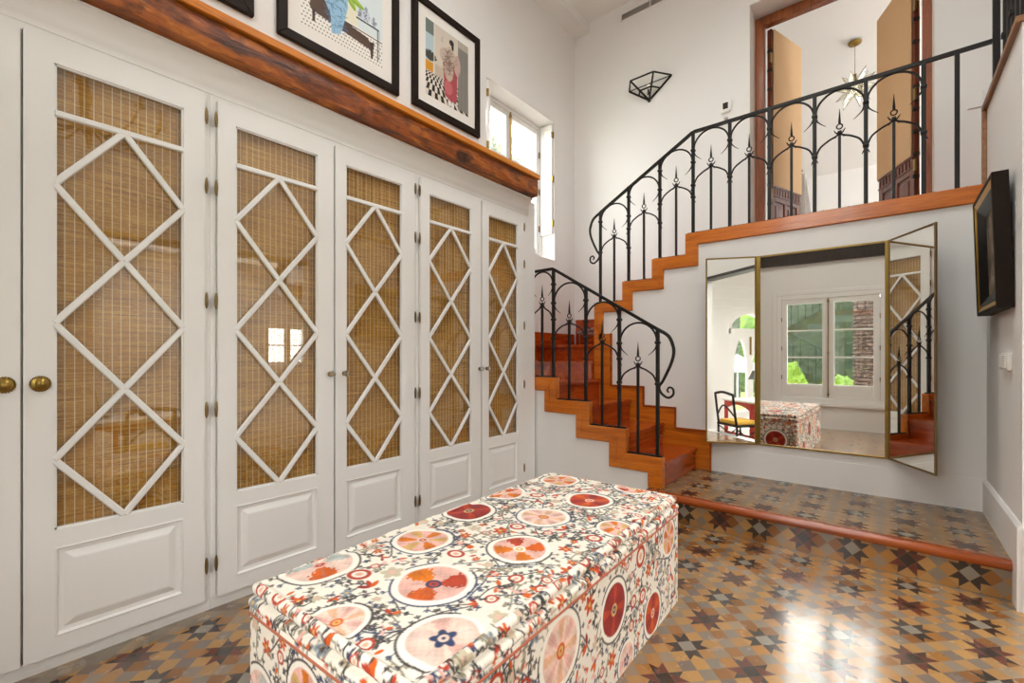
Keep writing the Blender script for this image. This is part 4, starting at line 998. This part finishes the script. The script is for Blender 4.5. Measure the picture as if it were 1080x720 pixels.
def suzani(w, h, meds, res, nfill):
    c = Cv(w, h, res, CREAM)
    sh = .97+.03*np.sin(c.X*7+np.sin(c.Y*9)); c.a *= sh[..., None]
    ms = [m for m in meds]
    for i, m in enumerate(ms):                            # stems between neighbours
        for q in ms[i+1:]:
            d = math.hypot(m[0]-q[0], m[1]-q[1])
            if m[2] > .05 and q[2] > .05 and d < .50:
                ux, uy = (q[0]-m[0])/d, (q[1]-m[1])/d; b = rs.choice([-1, 1])*rs.uniform(.03, .10); pts = []
                for k in range(17):
                    t = k/16; u = m[2]*1.2+(d-1.2*(m[2]+q[2]))*t if d > 1.2*(m[2]+q[2]) else d*t
                    v = b*math.sin(PI*t)+.02*math.sin(2*PI*t); pts.append((m[0]+ux*u-uy*v, m[1]+uy*u+ux*v))
                stem(c, pts, C_DK if rs.random() < .75 else C_TP, .024)
    for k in range(int(w*h*95)):                           # loose winding stems
        x, y, a = rs.uniform(0, w), rs.uniform(0, h), rs.uniform(0, 6.28); kv = rs.uniform(-9, 9); pts = []
        for q in range(int(rs.uniform(12, 30))):
            pts.append((x, y)); a += kv*.008+.05*math.sin(q*.5); x += .008*math.cos(a); y += .008*math.sin(a)
            if any(math.hypot(x-m[0], y-m[1]) < m[2]*1.15 for m in ms): break
        if len(pts) > 6: stem(c, pts, (C_DK, C_DK, C_BL, C_TP)[rs.integers(0, 4)], .02)
    placed = [(m[0], m[1], m[2]*1.35) for m in ms]
    for k in range(nfill*12):
        r = rs.uniform(.014, .032); x, y = rs.uniform(0, w), rs.uniform(0, h)
        if all(math.hypot(x-a, y-b) > r+q for a, b, q in placed):
            placed.append((x, y, r*1.1)); flower(c, x, y, r)
            if rs.random() < .8:
                a = rs.uniform(0, 6.28); stem(c, [(x+r*math.cos(a)*(1+.35*t)+.012*math.sin(t), y+r*math.sin(a)*(1+.35*t)+.008*t*math.cos(t)) for t in range(8)], C_DK if rs.random() < .6 else C_TP, .022)
    for k in range(nfill*22):
        r = .010; x, y = rs.uniform(0, w), rs.uniform(0, h)
        if all(math.hypot(x-a, y-b) > r+q for a, b, q in placed):
            placed.append((x, y, r)); a = rs.uniform(0, 6.28)
            if rs.random() < .6: sprig(c, x, y, a, .016, C_DK if rs.random() < .6 else C_BL)
            else: c.leaf(x, y, .024, .006, (C_OR, C_PK, C_TP, C_RD)[rs.integers(0, 4)], a)
    for m in ms:
        if m[2] > .05: medallion(c, m[0], m[1], m[2]*.93, ST[m[3]])
        else: c.ell(m[0], m[1], m[2]*1.1, m[2]*1.1, CREAM); flower(c, m[0], m[1], m[2])
    fine = rs.normal(1, .03, c.a.shape[:2]); c.a *= fine[..., None]
    return c
OC, OA, OW, OL = Vector((-1.10, 1.35, 0)), math.radians(1.9), .735, 1.615
def loc2(X, Y):
    dx, dy = X-OC.x, Y-OC.y; return dx*math.cos(OA)+dy*math.sin(OA)+OW/2, -dx*math.sin(OA)+dy*math.cos(OA)+OL/2
ot = thing('ottoman', (0, 0, 0), 'large storage ottoman covered in cream cloth with red and orange medallions', 'ottoman')
RES = .003
IN = .03
tops = [(-1.021, .881, .108, 0), (-.970, 1.216, .097, 1), (-1.287, 1.06, .097, 2), (-1.378, .724, .105, 3), (-1.376, 1.382, .10, 4), (-1.091, 1.527, .098, 5), (-1.421, 1.664, .094, 1), (-1.052, 1.832, .096, 6), (-1.343, 2.027, .095, 2), (-.98, 2.13, .085, 1), (-.80, 1.602, .072, 2),
        (-.80, .720, .095, 7), (-1.06, .600, .075, 5), (-1.229, .769, .036, 0), (-1.10, 1.366, .03, 0), (-1.275, 1.731, .035, 0), (-1.164, .84, .036, 0), (-1.111, 1.055, .03, 0)]
meds = []
for X, Y, r, s_ in tops:
    u, v = loc2(X, Y); meds.append((u-IN, v-IN, r, s_))
cv = suzani(OW-2*IN, OL-2*IN, meds, RES, 110)
ZT = .489
puff = .0035*np.sin(cv.X*9.2+1)*np.sin(cv.Y*7.1)+.0018*np.sin(cv.X*31+2*np.sin(cv.Y*13))+.0015*np.sin(cv.Y*38+cv.X*11)
edge = np.minimum.reduce([cv.X, cv.w-cv.X, cv.Y, cv.h-cv.Y]); puff = puff*np.clip(edge/.05, 0, 1)-.006*np.clip(1-edge/.045, 0, 1)*np.clip(edge/.012, 0, 1)
Pt = np.stack([cv.X+IN-OW/2, cv.Y+IN-OL/2, ZT+puff], -1)
def perim(d, cr=.03, n=None, res=RES):
    """rounded rectangle offset outward by d: points, arc length along the un-offset outline"""
    segs = []; hw, hl = OW/2, OL/2; s = 0
    cs = [(hw-cr, -hl+cr, -PI/2), (hw-cr, hl-cr, 0), (-hw+cr, hl-cr, PI/2), (-hw+cr, -hl+cr, PI)]
    P, S = [], []
    starts = [((-hw+cr, -hl), (hw-cr, -hl), (0, -1)), ((hw, -hl+cr), (hw, hl-cr), (1, 0)), ((hw-cr, hl), (-hw+cr, hl), (0, 1)), ((-hw, hl-cr), (-hw, -hl+cr), (-1, 0))]
    for k in range(4):
        (x0, y0), (x1, y1), (nx_, ny_) = starts[k]; L = math.hypot(x1-x0, y1-y0); m = int(L/res)
        for i in range(m): t = i/m; P.append((x0+(x1-x0)*t+nx_*d, y0+(y1-y0)*t+ny_*d)); S.append(s+L*t)
        s += L; cx, cy, a0 = cs[k]; m = 8
        for i in range(m): a = a0+PI/2*i/m; P.append((cx+(cr+d)*math.cos(a), cy+(cr+d)*math.sin(a))); S.append(s+PI/2*cr*i/m)
        s += PI/2*cr
    P.append(P[0]); S.append(s)
    return np.array(P), np.array(S)
rim_prof = [(-IN, ZT)]+[(-.026+.017*math.sin(a), .472+.017*math.cos(a)) for a in np.linspace(.1, PI*.9, 10)]+[(-.020, .452)]+[(-.017+.018*math.sin(a), .437+.015*math.cos(a)) for a in np.linspace(.35, PI*.8, 9)]+[(-.004, .424), (-.002, .411)]
def strip(prof, cvf, mat, name, parent, wav=0):
    rows = []; S = None
    for d, z in prof:
        P, S = perim(d); wv = wav*(np.sin(S*37)+np.sin(S*61+1))*(1 if -.03 < d < .02 and z < ZT else 0)
        rows.append(np.concatenate([P, (z+wv)[:, None]], 1))
    return np.stack(rows), S
G, S = strip(rim_prof, None, None, '', None, .0012)
cr_ = suzani(S[-1], .12, [], RES, 70)
q = np.concatenate([[0], np.cumsum([math.hypot(a[0]-b[0], a[1]-b[1]) for a, b in zip(rim_prof[:-1], rim_prof[1:])])])
def sample(c, S, q): 
    ix = np.clip((S/c.w*(c.nx-1)).round().astype(int), 0, c.nx-1); iy = np.clip((q/c.h*(c.ny-1)).round().astype(int), 0, c.ny-1)
    return c.a[iy[:, None], ix[None, :]]
lid = grid_mesh('lid', Pt, cv.a, M['suzani'], ot)
rimo = grid_mesh('lid_border', G, sample(cr_, S, q), M['suzani'], lid)
# the box below
bh = .412
right = [(1.104, .300, .100, 5), (1.459, .262, .095, 4), (1.826, .085, .085, 6), (2.02, .335, .075, 2), (1.562, .03, .065, 7), (1.697, .365, .043, 0), (2.049, .16, .036, 0), (.80, .14, .10, 0)]
bm_ = []
cr = .03; sx = OW-2*cr; cl = PI/2*cr
for Y, z, r, s_ in right: u, v = loc2(-.75, Y); bm_.append((sx+cl+(v-cr), z, r, s_))
for x, z, r, s_ in ((.06, .19, .085, 3), (.30, .30, .08, 2), (.52, .12, .09, 6)): bm_.append((x, z, r, s_))
s2 = sx+cl+(OL-2*cr)+cl
for x, z, r, s_ in ((.19, .20, .105, 4), (.46, .27, .10, 2), (.62, .08, .06, 1)): bm_.append((s2+x, z, r, s_))
s3 = s2+sx+cl
for k in range(5): bm_.append((s3+.15+k*.32, .2+.06*(-1)**k, .09, k))
prof = [(-.004, z) for z in np.linspace(.0, bh, int(bh/RES))]
G, S = strip(prof, None, None, '', None)
cb = suzani(S[-1], bh, bm_, RES, 150)
body = grid_mesh('body', G, sample(cb, S, np.array([p[1] for p in prof])), M['suzani'], ot)
M['piping'] = plain('rust_piping', lin(190, 110, 84), .8)
for d, z, r in ((-.003, .4105, .0045),):
    P, _ = perim(d, res=.02); MB().tube([(p[0], p[1], z) for p in P], r, 6).build('piping', M['piping'], ot, smooth=True)
MB().prism([tuple(p) for p in perim(-.008, res=.2)[0][:-1]], *XY(.002, .40)).build('inner_box', M['darkwood'], ot)
ot.location = (OC.x, OC.y, 0); ot.rotation_euler = (0, 0, OA)

# ------------------------------------------------------------------ study furniture seen in the mirror
FZ = -.3
dk = thing('writing_desk', (1.82, 1.15, FZ), 'red lacquered writing desk with a pale top seen in the mirror', 'desk')
MB().box(1.5, 2.14, .55, 1.75, FZ+.72, FZ+.75).build('desk_top', M['mat'], dk, bevel=.004)
for x in (1.53, 2.07):
    for y in (.59, 1.15, 1.71): MB().box(x, x+.045, y-.022, y+.022, FZ, FZ+.72).build('leg', M['redpaint'], dk, bevel=.004)
for ya, yb in ((.59, 1.15), (1.15, 1.71)):
    n = 12; pl = [(ya, FZ+.72)]+[(ya+.02+(yb-ya-.04)*k/n, FZ+.60+.07*math.sin(PI*k/n)) for k in range(n+1)]+[(yb, FZ+.72)]
    MB().prism(pl, *YZ(1.535, 1.565)).build('apron', M['redpaint'], dk)
    MB().box(1.54, 1.56, ya, yb, FZ+.20, FZ+.23).build('stretcher', M['redpaint'], dk)
    MB().box(1.54, 1.56, ya, yb, FZ+.36, FZ+.38).build('stretcher', M['redpaint'], dk)
ch = thing('desk_chair', (1.25, 1.25, FZ), 'black bentwood chair with a yellow seat cushion at the red desk', 'chair')
for x in (1.06, 1.44):
    for y in (1.05, 1.45): MB().tube(smooth_path([(x, y, FZ+.44), (x, y, FZ+.2), (x+(.02 if x > 1.2 else -.02), y+(.02 if y > 1.2 else -.02), FZ)], 4), .016, 8).build('leg', M['black'], ch, smooth=True)
MB().box(1.04, 1.46, 1.03, 1.47, FZ+.42, FZ+.45).build('seat_frame', M['black'], ch, bevel=.01, seg=2)
MB().box(1.06, 1.45, 1.05, 1.45, FZ+.45, FZ+.50).build('cushion', M['yellow'], ch, bevel=.018, seg=3)
for y in (1.06, 1.44): MB().tube(smooth_path([(1.06, y, FZ+.44), (1.03, y, FZ+.65), (1.0, y, FZ+.88)], 4), .017, 8).build('back_post', M['black'], ch, smooth=True)
MB().tube(smooth_path([(1.0, 1.06, FZ+.88), (.985, 1.25, FZ+.91), (1.0, 1.44, FZ+.88)], 5), .02, 8).build('back_rail', M['black'], ch, smooth=True)
MB().tube(smooth_path([(1.04, 1.06, FZ+.56), (1.0, 1.25, FZ+.72), (1.04, 1.44, FZ+.56)], 6), .012, 8).build('back_loop', M['black'], ch, smooth=True)
for y in (1.07, 1.43): MB().tube(smooth_path([(1.44, y, FZ+.40), (1.30, y, FZ+.30), (1.25, y, FZ+.26), (1.20, y, FZ+.30), (1.06, y, FZ+.40)], 4), .009, 6).build('brace', M['black'], ch, smooth=True)
lp = thing('desk_lamp', (1.95, 1.0, FZ+.75), 'black desk lamp with a pale shade on the red desk', 'lamp')
MB().lathe([(.07, 0), (.07, .015), (.02, .03)], (1.95, 1.0, FZ+.75), 'z', 20).build('base', M['black'], lp, angle=.6)
MB().tube([(1.95, 1.0, FZ+.77), (1.98, .96, FZ+1.05), (1.90, .82, FZ+1.18)], .008, 8).build('arm', M['black'], lp)
MB().lathe([(.025, 0), (.09, -.14), (.085, -.14), (.02, -.006)], (1.90, .80, FZ+1.20), 'z', 20).build('lamp_shade', M['lampwhite'], lp, angle=.6)
pp = thing('pen_pot', (1.9, 1.35, FZ+.75), 'dark pot on the red desk', 'pot')
MB().lathe([(.035, 0), (.04, .09), (.034, .09), (.03, .01)], (1.9, 1.35, FZ+.75), 'z', 16).build('pot_body', M['darkwood'], pp, angle=.6)

# ------------------------------------------------------------------ chandelier over the hall (it shows in the wardrobe glass)
cc = Vector((-.35, .58, 2.78))
cd = thing('chandelier', (cc.x, cc.y, ZC), 'dark iron chandelier with candle bulbs hanging over the hall', 'chandelier')
MB().box(cc.x-.06, cc.x+.06, cc.y-.06, cc.y+.06, ZC-.03, ZC-.0005).build('ceiling_bar', M['iron'], cd)
MB().tube([(cc.x, cc.y, ZC-.02), (cc.x, cc.y, cc.z+.45)], .006, 8).build('chain', M['iron'], cd)
MB().lathe([(.005, .48), (.02, .42), (.012, .3), (.035, .18), (.015, .08), (.05, 0), (.02, -.06), (.004, -.1)], cc, 'z', 16).build('stem', M['iron'], cd, smooth=True)
for k in range(8):
    a = 2*PI*k/8+.2; e = Vector((math.cos(a), math.sin(a), 0))
    am = MB().tube(smooth_path([cc+Vector((0, 0, .02)), cc+e*.16+Vector((0, 0, -.09)), cc+e*.34+Vector((0, 0, -.02)), cc+e*.42+Vector((0, 0, .10))], 5), .009, 8).build('arm', M['iron'], cd, smooth=True)
    p = cc+e*.42+Vector((0, 0, .10)); am2 = MB().lathe([(.035, 0), (.03, .01), (.010, .014), (.010, .10)], p, 'z', 14).build('candle_cup', M['brass'], am, angle=.6)
    MB().ball(p+Vector((0, 0, .115)), .014, 8, (1, 1, 1.35)).build('bulb', M['bulb'], cd)

# ------------------------------------------------------------------ garden
def blob(name, c, r, sq, mat, label, cat, seed, amp=.16, sub=4, group=None):
    bm = bmesh.new(); bmesh.ops.create_icosphere(bm, subdivisions=sub, radius=1); rg = random.Random(seed)
    from mathutils import noise
    off = Vector((rg.uniform(0, 50), rg.uniform(0, 50), rg.uniform(0, 50)))
    for v in bm.verts:
        n = v.co.copy(); k = 1+amp*(noise.noise(n*2.2+off)+.7*noise.noise(n*6+off)+.5*rg.uniform(-1, 1))
        v.co = Vector((n.x*sq[0], n.y*sq[1], n.z*sq[2]))*r*k
    me = bpy.data.meshes.new(name); bm.to_mesh(me); bm.free(); me.materials.append(mat)
    o = bpy.data.objects.new(name, me); COL.objects.link(o); o.location = c
    return tag(o, label, cat, group)
GZ = -.42
struct('bounce_terrace', MB().box(-6, 8, -3.4, YF-.3, GZ-.1, GZ+.02), M['pale_floor'], 'pale stone paving added outside the windows to bounce daylight in', 'bounce_terrace')  # pale ground added to bounce daylight up through the windows
struct('ground', MB().box(-14, 16, -16, YF-.3, GZ-.1, GZ), M['lawn'], 'garden lawn outside the window', 'lawn')
mb = MB(); rg = random.Random(9); nx_, nz_ = 200, 46
hv = [(-6+14*i/nx_, -7.0+rg.uniform(-.035, .035), GZ+3.05*j/nz_) for j in range(nz_+1) for i in range(nx_+1)]
hv += [(x, y-1.2, z) for x, y, z in hv]; m1 = (nx_+1)*(nz_+1)
fs = [(j*(nx_+1)+i, j*(nx_+1)+i+1, (j+1)*(nx_+1)+i+1, (j+1)*(nx_+1)+i) for j in range(nz_) for i in range(nx_)]
fs += [tuple(m1+q for q in f) for f in fs]
rim_ = [i for i in range(nx_+1)]+[(j*(nx_+1)+nx_) for j in range(1, nz_+1)]+[nz_*(nx_+1)+i for i in range(nx_-1, -1, -1)]+[j*(nx_+1) for j in range(nz_-1, 0, -1)]
fs += [(rim_[k], rim_[(k+1) % len(rim_)], m1+rim_[(k+1) % len(rim_)], m1+rim_[k]) for k in range(len(rim_))]
tag(mb.add(hv, fs).build('hedge', M['hedge'], None, smooth=True), 'tall dark green hedge outside the window behind the palm trunk', 'hedge')
mb = MB(); prof = []
for k in range(60): z = GZ+k*.08; prof += [(.205, k*.08), (.170, k*.08+.06)]
mb.lathe(prof, (-.40, -4.1, GZ), 'z', 22)
tag(mb.build('palm_trunk', M['bark'], None, angle=.5), 'rough brown palm trunk outside the window', 'palm')
blob('garden_shrub', (-1.78, -4.2, .25), .36, (1, 1, 1.9), M['lime'], 'bright lime green upright shrub at the left of the window view', 'shrub', 1)
blob('flower_bush', (-1.25, -3.6, -.12), .32, (1.3, .8, 1.05), M['flowers'], 'low bush of pale flowers below the window view', 'bush', 2)
blob('garden_shrub', (-.85, -4.6, .15), .38, (1.2, .9, 1.3), M['lime'], 'lime green leafy plant at the foot of the palm trunk', 'shrub', 3)
for k, (x, y, z, r, m, lb) in enumerate([(7.6, -11.6, 1.0, 1.8, 'tree', 'bright green garden tree left of the arched door view'), (11.6, -10.2, 1.5, 2.1, 'tree', 'large bright green tree behind the parasol'), (5.2, -6.2, -.1, .7, 'lime', 'lime green bush in front of the parasol'), (8.6, -6.0, -.1, .7, 'lime', 'lime green bush right of the parasol'), (15.8, -9.2, 1.3, 1.8, 'tree', 'bright green tree at the far side of the garden')]):
    blob('garden_tree' if m == 'tree' else 'garden_shrub', (x, y, z), r, (1, .8, 1.15), M[m], lb, 'tree' if m == 'tree' else 'shrub', 20+k)
pr = thing('garden_parasol', (6.75, -5.6, GZ), 'pale grey garden parasol seen through the arched door', 'parasol')
MB().lathe([(.95, 0), (.02, .55), (.0, .56), (.93, -.02)], (6.75, -5.6, .62), 'z', 8).build('canopy', plain('parasol_cloth', lin(84, 90, 90), .8), pr)
MB().tube([(6.75, -5.6, GZ), (6.75, -5.6, 1.1)], .025, 8).build('pole', M['white'], pr)
blob('garden_tree', (-6.0, 6.3, 4.3), .75, (1, 1, 1), M['greytree'], 'grey green tree outside the small window above the beam', 'tree', 31, .5, 5)
MB().tube([(-6.0, 6.3, GZ-.0), (-6.02, 6.32, 2.4), (-6.0, 6.3, 4.2)], [.09, .06, .03], 8).build('trunk', M['bark'], bpy.data.objects['garden_tree.003'])
tag(MB().box(-9.0, -8.6, 1, 13, GZ, 5.6).box(-9.1, -8.5, .9, 13.1, 5.6, 5.75).build('sky_block_wall', M['stone'], None), 'pale grey rendered wall added outside the small window to block part of the sky', 'wall', kind='structure')  # added to cover part of the sky and dim the window recess
struct('yard', MB().box(-14, -3.4, 0, 12, GZ-.1, GZ), M['stone'], 'ground outside the left wall', 'ground')

# ------------------------------------------------------------------ light, world, camera
w = bpy.data.worlds.new('overcast_sky'); SC.world = w; w.use_nodes = True
bg = w.node_tree.nodes['Background']; bg.inputs[0].default_value = (.99, .99, .985, 1); bg.inputs[1].default_value = 3.2
def portal(loc, rot, sx, sy):
    l = bpy.data.lights.new('sky_portal', 'AREA'); l.shape = 'RECTANGLE'; l.size = sx; l.size_y = sy; l.cycles.is_portal = True
    o = bpy.data.objects.new('sky_portal', l); COL.objects.link(o); o.location = loc; o.rotation_euler = rot
portal(((K[0]+K[1])/2, (K[2]+K[3])/2, ZC+.25), (0, 0, 0), K[1]-K[0], K[3]-K[2])
portal((2.7, 2.5, 2.93), (0, 0, 0), 2.4, 2.6)
portal(((W0+W1)/2, YF-.32, (S0+S1)/2), (PI/2, 0, 0), W1-W0, S1-S0)
portal(((W0+W1)/2, YF-.32, (U0+U1)/2), (PI/2, 0, 0), W1-W0, U1-U0)
portal(((A0+A1)/2, YF-.32, .85), (PI/2, 0, 0), A1-A0, 2.3)
portal((4.62, 4.05, 1.32), (0, PI/2, 0), .85, .9)
portal((-3.42, (WY0+WY1)/2, 3.05), (0, -PI/2, 0), 1.55, 1.15)
portal((2.62, 7.0, 3.7), (0, PI/2, 0), 1.6, 2.0)
cam = bpy.data.cameras.new('camera'); co = bpy.data.objects.new('camera', cam); COL.objects.link(co)
co.location = (0, 0, H); co.rotation_euler = (PI/2, 0, math.radians(39.5))
cam.sensor_width = 36; cam.lens = 482.5/1080*36; cam.shift_y = 14/1080; cam.clip_start = .02
SC.camera = co
SC.view_settings.view_transform = 'Standard'; SC.view_settings.look = 'None'; SC.view_settings.gamma = 1; SC.view_settings.use_curve_mapping = False
SC.view_settings.exposure = 2.05
cy = SC.cycles
cy.use_denoising = True; cy.max_bounces = 14; cy.diffuse_bounces = 8; cy.glossy_bounces = 6; cy.transparent_max_bounces = 16; cy.transmission_bounces = 6
cy.sample_clamp_indirect = 8; cy.caustics_reflective = False; cy.caustics_refractive = False
try: cy.use_light_tree = True
except Exception: pass
